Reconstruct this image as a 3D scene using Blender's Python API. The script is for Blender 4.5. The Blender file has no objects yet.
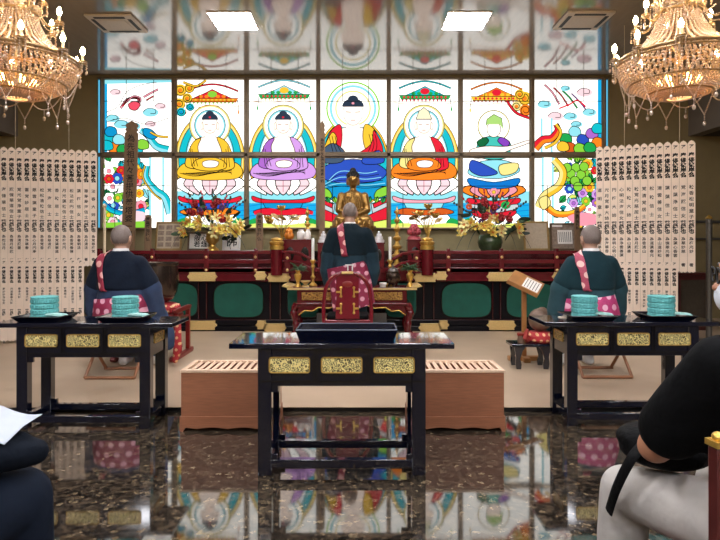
import bpy, math, random
from math import sin, cos, pi, radians as R
from mathutils import Vector, Matrix, Euler
from mathutils.geometry import tessellate_polygon
random.seed(7)
SC = bpy.context.scene
COL = SC.collection
F, CX, CY, H = 541.0, 360.0, 244.0, 1.27      # focal length in pixels, principal column, horizon row, eye height
PZ = 0.035                                     # top of the raised floor

def at(px, py, Y):
    return Vector(((px - CX) * Y / F, Y, H + (CY - py) * Y / F))

# ------------------------------------------------------------------ materials
def lin(c):
    if isinstance(c, str):
        c = [int(c[i:i + 2], 16) / 255 for i in (0, 2, 4)]
        return tuple((x / 12.92 if x <= .04045 else ((x + .055) / 1.055) ** 2.4) for x in c)
    return tuple(c)

def setin(b, **kw):
    for k, v in kw.items():
        k = k.replace('_', ' ')
        if k in b.inputs:
            b.inputs[k].default_value = v

def mat(name, col, rough=.5, metal=0., var=.12, scale=30., bump=0., bscale=200., coat=0., spec=.5, emit=None, es=0., ior=1.5, stretch=(1, 1, 1), sheen=0.):
    m = bpy.data.materials.new(name); m.use_nodes = True
    nt = m.node_tree; b = nt.nodes['Principled BSDF']
    c = lin(col)
    tc = nt.nodes.new('ShaderNodeTexCoord'); mp = nt.nodes.new('ShaderNodeMapping')
    nt.links.new(tc.outputs['Object'], mp.inputs['Vector']); mp.inputs['Scale'].default_value = stretch
    if var:
        n = nt.nodes.new('ShaderNodeTexNoise'); n.inputs['Scale'].default_value = scale; n.inputs['Detail'].default_value = 4
        nt.links.new(mp.outputs[0], n.inputs['Vector'])
        r = nt.nodes.new('ShaderNodeValToRGB')
        r.color_ramp.elements[0].position = .3; r.color_ramp.elements[1].position = .7
        r.color_ramp.elements[0].color = tuple(x * (1 - var) for x in c) + (1,)
        r.color_ramp.elements[1].color = tuple(min(1, x * (1 + var)) for x in c) + (1,)
        nt.links.new(n.outputs['Fac'], r.inputs['Fac']); nt.links.new(r.outputs['Color'], b.inputs['Base Color'])
    else:
        b.inputs['Base Color'].default_value = c + (1,)
    setin(b, Roughness=rough, Metallic=metal, IOR=ior, Coat_Weight=coat, Coat_Roughness=.04, Sheen_Weight=sheen)
    if 'Specular IOR Level' in b.inputs: b.inputs['Specular IOR Level'].default_value = spec
    if bump:
        n2 = nt.nodes.new('ShaderNodeTexNoise'); n2.inputs['Scale'].default_value = bscale; n2.inputs['Detail'].default_value = 3
        nt.links.new(mp.outputs[0], n2.inputs['Vector'])
        bp = nt.nodes.new('ShaderNodeBump'); bp.inputs['Strength'].default_value = bump; bp.inputs['Distance'].default_value = .02
        nt.links.new(n2.outputs['Fac'], bp.inputs['Height']); nt.links.new(bp.outputs['Normal'], b.inputs['Normal'])
    if emit is not None:
        b.inputs['Emission Color'].default_value = lin(emit) + (1,); b.inputs['Emission Strength'].default_value = es
    return m

def dots(name, base, dot, cell=.075, rad=.3, axes='XZ', rough=.6):
    """woven cloth with round pale crests on a grid"""
    m = mat(name, base, rough, var=.15, scale=60, bump=.15, bscale=300)
    nt = m.node_tree; b = nt.nodes['Principled BSDF']
    src = b.inputs['Base Color'].links[0].from_socket
    tc = nt.nodes.new('ShaderNodeTexCoord'); sep = nt.nodes.new('ShaderNodeSeparateXYZ'); nt.links.new(tc.outputs['Object'], sep.inputs[0])
    def math_(op, a, v=None):
        n = nt.nodes.new('ShaderNodeMath'); n.operation = op
        if hasattr(a, 'node'): nt.links.new(a, n.inputs[0])
        else: n.inputs[0].default_value = a
        if v is not None:
            if hasattr(v, 'node'): nt.links.new(v, n.inputs[1])
            else: n.inputs[1].default_value = v
        return n.outputs[0]
    u = math_('DIVIDE', sep.outputs[axes[0]], cell); v = math_('DIVIDE', sep.outputs[axes[1]], cell)
    u2 = math_('ADD', u, math_('MULTIPLY', math_('FLOOR', v), .5))
    fu = math_('SUBTRACT', math_('FRACT', u2), .5); fv = math_('SUBTRACT', math_('FRACT', v), .5)
    d = math_('SQRT', math_('ADD', math_('MULTIPLY', fu, fu), math_('MULTIPLY', fv, fv)))
    k = math_('LESS_THAN', d, rad)
    mx = nt.nodes.new('ShaderNodeMix'); mx.data_type = 'RGBA'
    nt.links.new(k, mx.inputs[0]); nt.links.new(src, mx.inputs[6]); mx.inputs[7].default_value = lin(dot) + (1,)
    nt.links.new(mx.outputs[2], b.inputs['Base Color'])
    return m

def fret(name, hi, lo, scale=90.):
    """gilded openwork: gold scrolls over a dark ground"""
    m = mat(name, hi, .35, .35, var=0)
    nt = m.node_tree; b = nt.nodes['Principled BSDF']
    tc = nt.nodes.new('ShaderNodeTexCoord')
    n = nt.nodes.new('ShaderNodeTexNoise'); n.inputs['Scale'].default_value = scale * .4
    nt.links.new(tc.outputs['Object'], n.inputs['Vector'])
    ad = nt.nodes.new('ShaderNodeVectorMath'); ad.operation = 'MULTIPLY_ADD'; ad.inputs[1].default_value = (.012,) * 3
    nt.links.new(n.outputs['Color'], ad.inputs[0]); nt.links.new(tc.outputs['Object'], ad.inputs[2])
    v = nt.nodes.new('ShaderNodeTexVoronoi'); v.feature = 'F1'; v.inputs['Scale'].default_value = scale
    nt.links.new(ad.outputs[0], v.inputs['Vector'])
    w = nt.nodes.new('ShaderNodeMath'); w.operation = 'PINGPONG'; w.inputs[1].default_value = .22
    nt.links.new(v.outputs['Distance'], w.inputs[0])
    r = nt.nodes.new('ShaderNodeValToRGB'); r.color_ramp.elements[0].position = .05; r.color_ramp.elements[1].position = .13
    r.color_ramp.elements[0].color = lin(lo) + (1,); r.color_ramp.elements[1].color = lin(hi) + (1,)
    nt.links.new(w.outputs[0], r.inputs['Fac']); nt.links.new(r.outputs['Color'], b.inputs['Base Color'])
    bp = nt.nodes.new('ShaderNodeBump'); bp.inputs['Strength'].default_value = .8; bp.inputs['Distance'].default_value = .006
    nt.links.new(w.outputs[0], bp.inputs['Height']); nt.links.new(bp.outputs['Normal'], b.inputs['Normal'])
    return m

M = {}
def mk(k, *a, **kw): M[k] = mat(k, *a, **kw); return M[k]
mk('black_lacquer', '070b1c', .1, var=.1, coat=.8, ior=1.6)
mk('black_lacquer_edge', '15100c', .25, var=.1)
mk('red_lacquer', '5d0f18', .25, var=.12, coat=.4, scale=12)
mk('dark_red_lacquer', '3a0a10', .25, var=.12, coat=.4)
mk('vermilion', '7a1f1a', .35, var=.12, coat=.2)
mk('gold', 'd2a852', .33, .7, var=.18, scale=40)
mk('lamp_brass', 'a88d66', .35, .75, var=.1)
mk('altar_black', '0b0a10', .3, var=.1, ior=1.35, spec=.35)
mk('sheet_paper', 'a9aeb8', .8, var=.03)
mk('pale_gold', 'd8b878', .45, .35, var=.12, scale=60)
mk('bronze_gold', '96713a', .35, .75, var=.25, scale=18, bump=.1, bscale=60)
M['fret'] = fret('gold_fretwork', 'fbe79a', '2a1a08', 62)
M['fret_big'] = fret('gilt_carving', 'd0a050', '4a1a14', 40)
mk('green_cloth', '064f40', .8, var=.12, scale=8)
mk('box_wood', '925c40', .45, var=.16, scale=9, stretch=(1, 6, 14))
mk('box_wood_pale', 'd9b79a', .5, var=.1, scale=9, stretch=(12, 1, 6))
mk('stool_wood', '8a5a3a', .5, var=.15, scale=12)
mk('lectern_wood', 'a5713f', .45, var=.15, scale=10)
mk('board_wood', '7d6247', .7, var=.2, scale=10, stretch=(8, 8, 1))
mk('teal', '62b0ae', .45, var=.22, scale=70, bump=.25, bscale=120)
mk('pale_teal', '9fc9c2', .6, var=.1)
mk('paper', 'eee8e0', .8, var=.04)
mk('strip_paper', 'f6e2cf', .85, var=.04, scale=6)
mk('ink', '15120f', .8, var=0)
mk('skin', 'b58d76', .55, var=.07, scale=25, bump=.05, bscale=90)
mk('skin_tan', 'b07a5c', .55, var=.07, scale=25, bump=.05, bscale=90)
mk('shaved_hair', '7f716a', .75, var=.1, scale=90)
mk('robe_navy', '141c2a', .8, var=.18, scale=7, bump=.35, bscale=14, sheen=.04, spec=.12)
mk('robe_blue', '35425c', .8, var=.18, scale=7, bump=.35, bscale=14, sheen=.04, spec=.12)
mk('robe_dark', '14222a', .8, var=.18, scale=7, bump=.35, bscale=14, sheen=.04, spec=.12)
mk('robe_slate', '243843', .8, var=.18, scale=7, bump=.35, bscale=14, sheen=.04, spec=.12)
mk('robe_teal', '1b343b', .8, var=.18, scale=7, bump=.35, bscale=14, sheen=.04, spec=.12)
mk('robe_sea', '2f4c54', .8, var=.18, scale=7, bump=.35, bscale=14, sheen=.04, spec=.12)
M['kesa'] = dots('surplice_brocade', '8a1f42', 'e3a5b6', .095, .27)
M['kesa_strap'] = dots('surplice_strap', '962a40', 'e8b0a8', .1, .3)
M['kesa_pink'] = dots('pink_surplice_brocade', 'b83a70', 'f0b8cc', .1, .28)
M['strap_pink'] = dots('pink_surplice_strap', 'b04a60', 'ecc0b8', .1, .3)
M['chair_red'] = mk('chair_lacquer', '6b1420', .25, var=.1, coat=.5)
mk('white_cloth', 'e8e4e2', .8, var=.04)
mk('black_cloth', '060607', .9, var=.25, scale=9, bump=.5, bscale=12, spec=.12)
mk('navy_cloth', '11161f', .85, var=.2, scale=9, bump=.5, bscale=12, spec=.12)
mk('grey_trousers', 'b9b2ab', .85, var=.1, scale=7, bump=.5, bscale=10)
mk('dark_trousers', '171e2b', .85, var=.2, scale=7, bump=.5, bscale=10, spec=.12)
mk('bag_black', '050506', .7, var=.2, scale=12, bump=.3, bscale=40, spec=.12)
mk('tray_edge_glint', '5c606c', .2, var=.05)  # paler grey paints the specular line along the long tray's rim
mk('hair_black', '141110', .6, var=.2, scale=50, bump=.3, bscale=120)
mk('bronze', '54473e', .22, .8, var=.3, scale=6)
M['brocade'] = dots('red_brocade', 'b02a30', 'e0b080', .06, .25)
mk('mokugyo', '6d5544', .5, var=.3, scale=14)
mk('mallet_red', 'a03a34', .6, var=.2, scale=25)
mk('lily', 'd9bb50', .6, var=.18, scale=20)
mk('lily_white', 'e6d88e', .6, var=.12, scale=20)
mk('rose', '8a0f14', .6, var=.3, scale=40)
mk('orange_flower', 'd8551c', .6, var=.2)
mk('leaf', '24401c', .6, var=.35, scale=20)
mk('leaf_dark', '1b2a1a', .6, var=.35, scale=20)
mk('purple_flower', '4a2a5c', .6, var=.3)
mk('twig', '5a2f2a', .7, var=.2)
mk('berry', 'b02234', .5, var=.2)
mk('green_vase', '3c4c30', .25, var=.2)
mk('frame_wood', '5c4630', .5, var=.15)
mk('frame_gold', '9a7c48', .45, .4, var=.15)
mk('print_tan', 'b8a68e', .7, var=.08)
mk('print_brown', '8d7a6a', .7, var=.25, scale=25)
mk('white_candle', 'ded9d2', .5, var=.03)
mk('wax_white', 'd8d4d4', .7, var=.05)
mk('pumpkin', 'd07a20', .5, var=.15)
mk('pink_red', 'a5424a', .5, var=.2)
mk('steel', '6a6660', .4, .6, var=.1)
mk('vent_white', 'c9bcae', .5, var=.04)
mk('vent_dark', '1c1714', .6, var=.1)
mk('wall_brown', '8a7954', .75, var=.06, scale=5, bump=.05, bscale=150)
mk('wall_grey', '6e645a', .75, var=.05, scale=5)
mk('alcove', '2c2620', .8, var=.1)
mk('mullion', '75644e', .45, .2, var=.08)
mk('window_wall', '948660', .75, var=.08, scale=6)
mk('cabinet_red', '4a1a18', .35, var=.15, coat=.2)
mk('cabinet_glass', '4a4238', .15, var=.1)
mk('candle_sleeve', 'd9c8a8', .5, var=.05)
mk('dish_glass', 'd8dbe0', .15, var=.03)
mk('bulb', 'ffe0b0', .4, var=0, emit='ffd9a0', es=60.)
mk('inner_bulb', 'ffd9a0', .4, var=0, emit='ffb866', es=34.)
mk('light_panel', 'ffffff', .5, var=0, emit='f6f8ff', es=48.)
mk('mask_white', 'dfe3ea', .8, var=.03)
mk('eye_white', 'e0dcd8', .3, var=0)

def bead_material():
    m = bpy.data.materials.new('crystal_bead'); m.use_nodes = True; nt = m.node_tree
    nt.nodes.remove(nt.nodes['Principled BSDF'])
    o = nt.nodes['Material Output']
    tr = nt.nodes.new('ShaderNodeBsdfTranslucent'); tr.inputs[0].default_value = (.85, .66, .44, 1)
    df = nt.nodes.new('ShaderNodeBsdfDiffuse'); df.inputs[0].default_value = (.66, .55, .46, 1)
    gl = nt.nodes.new('ShaderNodeBsdfGlossy'); gl.inputs[0].default_value = (1, .95, .88, 1); gl.inputs['Roughness'].default_value = .12
    a = nt.nodes.new('ShaderNodeMixShader'); a.inputs[0].default_value = .6
    b = nt.nodes.new('ShaderNodeMixShader'); b.inputs[0].default_value = .25
    nt.links.new(df.outputs[0], a.inputs[1]); nt.links.new(tr.outputs[0], a.inputs[2])
    nt.links.new(a.outputs[0], b.inputs[1]); nt.links.new(gl.outputs[0], b.inputs[2]); nt.links.new(b.outputs[0], o.inputs[0])
    return m
M['bead'] = bead_material()

def marble_floor():
    m = mat('dark_marble', '241f1b', .05, var=0, ior=2.1, spec=.5)
    nt = m.node_tree; b = nt.nodes['Principled BSDF']
    tc = nt.nodes.new('ShaderNodeTexCoord')
    n0 = nt.nodes.new('ShaderNodeTexNoise'); n0.inputs['Scale'].default_value = 9; n0.inputs['Detail'].default_value = 4
    nt.links.new(tc.outputs['Object'], n0.inputs['Vector'])
    ad = nt.nodes.new('ShaderNodeVectorMath'); ad.operation = 'MULTIPLY_ADD'; ad.inputs[1].default_value = (.03, .03, .03)
    nt.links.new(n0.outputs['Color'], ad.inputs[0]); nt.links.new(tc.outputs['Object'], ad.inputs[2])
    v = nt.nodes.new('ShaderNodeTexVoronoi'); v.inputs['Scale'].default_value = 42; nt.links.new(ad.outputs[0], v.inputs['Vector'])
    sp = nt.nodes.new('ShaderNodeSeparateColor'); nt.links.new(v.outputs['Color'], sp.inputs[0])
    r = nt.nodes.new('ShaderNodeValToRGB'); cr = r.color_ramp
    cr.elements[0].position = 0; cr.elements[0].color = lin('1c1815') + (1,)
    cr.elements[1].position = 1; cr.elements[1].color = lin('6c5e4b') + (1,)
    for p, c in ((.35, '2c2621'), (.62, '40362d'), (.85, '4c4034'), (.93, '5c4f3f')):
        e = cr.elements.new(p); e.color = lin(c) + (1,)
    nt.links.new(sp.outputs[0], r.inputs['Fac'])
    n1 = nt.nodes.new('ShaderNodeTexNoise'); n1.inputs['Scale'].default_value = 45; n1.inputs['Detail'].default_value = 6
    nt.links.new(tc.outputs['Object'], n1.inputs['Vector'])
    mx = nt.nodes.new('ShaderNodeMix'); mx.data_type = 'RGBA'; mx.blend_type = 'MULTIPLY'; mx.inputs[0].default_value = .8
    r2 = nt.nodes.new('ShaderNodeValToRGB'); r2.color_ramp.elements[0].position = .35; r2.color_ramp.elements[1].position = .65
    r2.color_ramp.elements[0].color = (.35, .33, .3, 1); r2.color_ramp.elements[1].color = (1.4, 1.35, 1.25, 1)
    nt.links.new(n1.outputs['Fac'], r2.inputs['Fac']); nt.links.new(r.outputs['Color'], mx.inputs[6]); nt.links.new(r2.outputs['Color'], mx.inputs[7])
    # tile joints every 33 cm
    br = nt.nodes.new('ShaderNodeTexBrick'); br.offset = 0; br.inputs['Scale'].default_value = 1.0
    br.inputs['Brick Width'].default_value = .335; br.inputs['Row Height'].default_value = .335; br.inputs['Mortar Size'].default_value = .0012
    br.inputs['Mortar Smooth'].default_value = 0
    mp = nt.nodes.new('ShaderNodeMapping'); mp.inputs['Location'].default_value = (.01, -.14, 0); nt.links.new(tc.outputs['Object'], mp.inputs['Vector'])
    nt.links.new(mp.outputs[0], br.inputs['Vector'])
    mj = nt.nodes.new('ShaderNodeMix'); mj.data_type = 'RGBA'; nt.links.new(br.outputs['Fac'], mj.inputs[0])
    nt.links.new(mx.outputs[2], mj.inputs[6]); mj.inputs[7].default_value = lin('4a4138') + (1,)
    nt.links.new(mj.outputs[2], b.inputs['Base Color'])
    return m
M['marble'] = marble_floor()
mk('raised_floor', 'b29a80', .42, var=.05, scale=3, coat=.1)
mk('riser', '0e0d0e', .3, var=.1)
mk('ceiling', '8f857b', .11, var=.05, scale=4, ior=2.1, bump=.012, bscale=5, stretch=(6, .8, 1))

# ------------------------------------------------------------------ mesh helpers
class MB:
    def __init__(s): s.v = []; s.f = []; s.m = []; s.mi = 0
    def add(s, vs, fs):
        o = len(s.v); s.v += [tuple(p) for p in vs]
        for f in fs: s.f.append(tuple(i + o for i in f)); s.m.append(s.mi)
        return s
    def box(s, x0, x1, y0, y1, z0, z1, mtx=None):
        vs = [Vector((x, y, z)) for z in (z0, z1) for y in (y0, y1) for x in (x0, x1)]
        if mtx: vs = [mtx @ p for p in vs]
        return s.add(vs, [(0, 2, 3, 1), (4, 5, 7, 6), (0, 1, 5, 4), (2, 6, 7, 3), (0, 4, 6, 2), (1, 3, 7, 5)])
    def cbox(s, c, sz, rot=None):
        m = Matrix.Translation(c) @ (Euler(rot).to_matrix().to_4x4() if rot else Matrix())
        a, b, d = sz[0] / 2, sz[1] / 2, sz[2] / 2
        return s.box(-a, a, -b, b, -d, d, m)
    def rings(s, rs, closed=False, caps=True):
        """rs: list of equally long vertex rings"""
        n = len(rs[0]); o = len(s.v)
        vs = [p for r in rs for p in r]; fs = []
        k = len(rs)
        for i in range(k if closed else k - 1):
            for j in range(n):
                a = i * n + j; b = i * n + (j + 1) % n; c = ((i + 1) % k) * n + (j + 1) % n; d = ((i + 1) % k) * n + j
                fs.append((a, b, c, d))
        if caps and not closed:
            fs.append(tuple(range(n - 1, -1, -1))); fs.append(tuple((k - 1) * n + j for j in range(n)))
        return s.add(vs, fs)
    def cyl(s, p0, p1, r0, r1=None, seg=16):
        return s.tube([p0, p1], [r0, r0 if r1 is None else r1], seg)
    def tube(s, pts, r, seg=10, closed=False, flat=None):
        pts = [Vector(p) for p in pts]; n = len(pts)
        rr = r if isinstance(r, (list, tuple)) else [r] * n
        out = []; up = None
        for i, p in enumerate(pts):
            a = pts[(i - 1) % n] if (closed or i) else p; b = pts[(i + 1) % n] if (closed or i < n - 1) else p
            t = (b - a).normalized()
            if up is None:
                up = Vector((0, 0, 1)) if abs(t.z) < .9 else Vector((0, 1, 0))
            u = t.cross(up)
            if u.length < 1e-5: u = t.orthogonal()
            u.normalize(); w = u.cross(t).normalized(); up = w
            fl = flat or (1, 1)
            out.append([p + (u * cos(2 * pi * j / seg) * fl[0] + w * sin(2 * pi * j / seg) * fl[1]) * rr[i] for j in range(seg)])
        return s.rings(out, closed)
    def sph(s, c, r, seg=14, rings=9, rot=None, mtx=None):
        c = Vector(c); r = (r, r, r) if not isinstance(r, (tuple, list)) else r
        e = Euler(rot).to_matrix() if rot else Matrix.Identity(3)
        vs = [c + e @ Vector((0, 0, -r[2]))]
        for i in range(1, rings):
            a = -pi / 2 + pi * i / rings
            for j in range(seg):
                b = 2 * pi * j / seg
                vs.append(c + e @ Vector((r[0] * cos(a) * cos(b), r[1] * cos(a) * sin(b), r[2] * sin(a))))
        vs.append(c + e @ Vector((0, 0, r[2])))
        fs = []
        for j in range(seg):
            fs.append((0, 1 + (j + 1) % seg, 1 + j))
            fs.append((len(vs) - 1, 1 + (rings - 2) * seg + j, 1 + (rings - 2) * seg + (j + 1) % seg))
        for i in range(rings - 2):
            for j in range(seg):
                a = 1 + i * seg + j; b = 1 + i * seg + (j + 1) % seg
                fs.append((a, b, b + seg, a + seg))
        if mtx: vs = [mtx @ v for v in vs]
        return s.add(vs, fs)
    def lathe(s, prof, c=(0, 0, 0), seg=24, sx=1, sy=1):
        c = Vector(c)
        rs = [[c + Vector((max(r, 1e-4) * sx * cos(2 * pi * j / seg), max(r, 1e-4) * sy * sin(2 * pi * j / seg), z)) for j in range(seg)] for r, z in prof]
        return s.rings(rs)
    def loft(s, rs, seg=24):
        """rs: (centre, rx, ry) horizontal ellipses from low to high"""
        return s.rings([[Vector(c) + Vector((rx * cos(2 * pi * j / seg), ry * sin(2 * pi * j / seg), 0)) for j in range(seg)] for c, rx, ry in rs])
    def prism(s, pts, axis, a, b):
        """2-D outline pushed from a to b along axis; outline lies in the other two axes"""
        n = len(pts)
        def P(p, d):
            return {'X': (d, p[0], p[1]), 'Y': (p[0], d, p[1]), 'Z': (p[0], p[1], d)}[axis]
        vs = [P(p, a) for p in pts] + [P(p, b) for p in pts]
        fs = [(i, (i + 1) % n, n + (i + 1) % n, n + i) for i in range(n)]
        tri = tessellate_polygon([[Vector((p[0], p[1], 0)) for p in pts]])
        fs += [tuple(t) for t in tri] + [tuple(n + i for i in reversed(t)) for t in tri]
        return s.add(vs, fs)
    def cap(s, p0, r0, p1, r1, seg=14):
        """tapered limb with round ends (three closed shells, merged later by remeshing)"""
        s.sph(p0, r0, seg, 8); s.sph(p1, r1, seg, 8)
        return s.tube([p0, p1], [r0 * .995, r1 * .995], seg)
    def xf(s, mtx):
        s.v = [tuple(mtx @ Vector(p)) for p in s.v]; return s
    def merge(s, o, mtx=None):
        k = len(s.v); s.v += [tuple(mtx @ Vector(p)) if mtx else p for p in o.v]
        s.f += [tuple(i + k for i in f) for f in o.f]; s.m += list(o.m); return s

def mesh_of(name, mb, mats, smooth=35):
    me = bpy.data.meshes.new(name)
    me.from_pydata(mb.v, [], mb.f)
    for m in (mats if isinstance(mats, (list, tuple)) else [mats]): me.materials.append(M[m] if isinstance(m, str) else m)
    if any(mb.m): me.polygons.foreach_set('material_index', mb.m)
    me.validate(); me.update()
    import bmesh
    bm = bmesh.new(); bm.from_mesh(me); bmesh.ops.recalc_face_normals(bm, faces=bm.faces); bm.to_mesh(me); bm.free()
    if smooth:
        me.polygons.foreach_set('use_smooth', [True] * len(me.polygons))
        me.set_sharp_from_angle(angle=R(smooth))
    return me

def obj(name, mb, mats, parent=None, smooth=35, bevel=0, loc=None, label=None):
    me = mb if isinstance(mb, bpy.types.Mesh) else mesh_of(name, mb, mats, smooth)
    o = bpy.data.objects.new(name, me); COL.objects.link(o)
    if parent: o.parent = parent
    if loc: o.location = loc
    if bevel:
        b = o.modifiers.new('b', 'BEVEL'); b.width = bevel; b.segments = 2; b.limit_method = 'ANGLE'; b.angle_limit = R(40)
    if label: o['label'] = label
    return o

def tag(o, label, cat, group=None):
    o['label'] = label; o['category'] = cat
    if group: o['group'] = group
    return o

def thing(name, label, cat, loc=(0, 0, 0), rz=0, group=None):
    o = bpy.data.objects.new(name, None); COL.objects.link(o); o.empty_display_size = .1
    o.location = loc; o.rotation_euler = (0, 0, rz)
    return tag(o, label, cat, group)

def struct(name, mb, mats, parent=None, smooth=35, bevel=0):
    o = obj(name, mb, mats, parent, smooth, bevel); o['kind'] = 'structure'; return o

def kids(o): return [c for c in COL.objects if c.parent == o]
def dup(root, loc, rz=None, label=None, group=None):
    r = root.copy(); COL.objects.link(r); r.location = loc
    if rz is not None: r.rotation_euler = (0, 0, rz)
    if label: r['label'] = label
    if group: r['group'] = group
    for ch in kids(root):
        c = ch.copy(); COL.objects.link(c); c.parent = r
        for g in kids(ch):
            d = g.copy(); COL.objects.link(d); d.parent = c
    return r

def blob(name, mb, mats, parent, voxel=.012, smooth=4):
    """one continuous skin grown over overlapping limb shapes"""
    me = bpy.data.meshes.new(name); me.from_pydata(mb.v, [], mb.f); me.update()
    import bmesh
    bm = bmesh.new(); bm.from_mesh(me); bmesh.ops.recalc_face_normals(bm, faces=bm.faces); bm.to_mesh(me); bm.free()
    me.materials.append(M[mats] if isinstance(mats, str) else mats)
    o = bpy.data.objects.new('tmp', me); COL.objects.link(o)
    r = o.modifiers.new('r', 'REMESH'); r.mode = 'VOXEL'; r.voxel_size = voxel; r.use_smooth_shade = True
    if smooth:
        s = o.modifiers.new('s', 'SMOOTH'); s.factor = .5; s.iterations = smooth
    dg = bpy.context.evaluated_depsgraph_get()
    m2 = bpy.data.meshes.new_from_object(o.evaluated_get(dg)); m2.name = name
    bpy.data.objects.remove(o)
    m2.polygons.foreach_set('use_smooth', [True] * len(m2.polygons))
    if not m2.materials: m2.materials.append(M[mats] if isinstance(mats, str) else mats)
    o = bpy.data.objects.new(name, m2); COL.objects.link(o); o.parent = parent
    return o

def text_mb(lines, size, bold=0., vertical=True, space=.95):
    c = bpy.data.curves.new('t', 'FONT'); c.body = '\n'.join(lines) if vertical else lines
    c.align_x = 'CENTER'; c.size = size; c.resolution_u = 1; c.space_line = space; c.offset = bold
    o = bpy.data.objects.new('t', c); COL.objects.link(o)
    dg = bpy.context.evaluated_depsgraph_get()
    me = bpy.data.meshes.new_from_object(o.evaluated_get(dg))
    mb = MB(); mb.v = [tuple(v.co) for v in me.vertices]; mb.f = [tuple(p.vertices) for p in me.polygons]; mb.m = [0] * len(mb.f)
    bpy.data.objects.remove(o); bpy.data.curves.remove(c); bpy.data.meshes.remove(me)
    return mb

# ------------------------------------------------------------------ setting
ZC, YB, XL, XR, YN = 4.08, 9.0, -5.69, 5.46, -4.0
struct('floor', MB().box(XL - 3, XR + 3, YN, 9.3, -.1, 0), 'marble')
pb = MB().box(XL - 3, XR + 3, 4.10, 9.3, 0, PZ - .004)
pt = MB().box(XL - 3, XR + 3, 4.096, 9.3, PZ - .004, PZ)
struct('floor_platform', pb, 'riser'); struct('floor_platform_covering', pt, 'raised_floor')
struct('ceiling', MB().box(XL - 3, XR + 3, YN, 9.3, ZC, ZC + .1), 'ceiling')
WX0, WX1 = (97.5 - CX) * YB / F, (608.5 - CX) * YB / F
WZ0, WZ1 = H + (CY - 229.5) * YB / F, H + (CY - 77.5) * YB / F
b = MB().box(XL - 3, WX0, YB, YB + .2, PZ, ZC).box(WX1, XR + 3, YB, YB + .2, PZ, ZC).box(WX0, WX1, YB, YB + .2, WZ1, ZC)
struct('wall_back', b, 'wall_brown')
struct('wall_below_window', MB().box(WX0, WX1, YB, YB + .2, PZ, WZ0), 'window_wall')
ZL = 3.06
struct('wall_left', MB().box(XL - .2, XL, YN, YB, ZL, ZC).box(XL - .2, XL, YN, .5, 0, ZL), 'wall_grey')
struct('wall_right', MB().box(XR, XR + .2, YN, YB, ZL, ZC).box(XR, XR + .2, YN, .5, 0, ZL), 'wall_grey')
struct('wall_rear', MB().box(XL - 3, XR + 3, YN - .2, YN, 0, ZC), 'wall_brown')
struct('wall_left_alcove', MB().box(XL - 2.2, XL - 2, .3, YB, 0, ZL).box(XL - 2.2, XL - .2, .3, .5, 0, ZL).box(XL - 2.2, XL - .2, .3, YB, ZL, ZL + .1), 'alcove')
struct('wall_right_alcove', MB().box(XR + 2, XR + 2.2, .3, YB, 0, ZL).box(XR + .2, XR + 2.2, .3, .5, 0, ZL).box(XR + .2, XR + 2.2, .3, YB, ZL, ZL + .1), 'alcove')
struct('trim_1', MB().box(WX1 + .1, XR + 2, YB - .03, YB, 1.62, 1.66).box(WX1 + .1, XR + 2, YB - .03, YB, 1.34, 1.37), 'steel')

# ---- stained glass: seven columns, two panes each
COLS = [(104, 171.5), (177, 244), (249, 316), (320.5, 386.5), (391, 458), (463, 529.5), (534.5, 602)]
UP, LO = (79.5, 152), (158, 228)
GY = YB + .03
def gx(px): return (px - CX) * YB / F
def gz(py): return H + (CY - py) * YB / F
GC = {}
def glass(c, s=1.0):
    k = f'glass_{c}_{s}'
    if k not in GC:
        m = bpy.data.materials.new('stained_' + k); m.use_nodes = True; b = m.node_tree.nodes['Principled BSDF']
        l = lin(c)
        setin(b, Roughness=.6, Specular_IOR_Level=.1); b.inputs['Base Color'].default_value = tuple(x * .12 for x in l) + (1,)
        b.inputs['Emission Color'].default_value = l + (1,); b.inputs['Emission Strength'].default_value = s * .68
        GC[k] = m
    return k
WHITE = glass('fffdf6', 1.65); LEAD = glass('1c1a18', .08)
SKIN = glass('ffeadb', 1.3)
CY_ = glass('12b9c6', 1.0); CYD = glass('0a86b8', 1.2); CYL = glass('8fdde8', 1.0); SEA = glass('16a8dd', 1.0); SEAD = glass('0a6fc0', 1.1)
YEL = glass('f2c034', 1.0); YELP = glass('f3e08a', 1.0); ORA = glass('ee7d1e', 1.1); ORD = glass('c8551a', 1.1); RED = glass('d01c30', 1.15); PINK = glass('ee98a8', 1.0); PINKP = glass('f8d4da', 1.0)
PUR = glass('a866c4', 1.0); PURD = glass('7d3fb0', 1.1); LAV = glass('cf9ae0', 1.0); BLU = glass('2a4fb8', 1.0); BLUD = glass('27356e', .9); SLATE = glass('4a5f78', .8)
GRN = glass('1f9a4a', 1.1); GRL = glass('86cc3c', 1.0); GRD = glass('0e6a3c', .9); LIME = glass('dbe86a', 1.0); HAIR = glass('33445a', .6); GREY = glass('c4ccd0', 1.0); BROWN = glass('7a4a22', .8)

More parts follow.
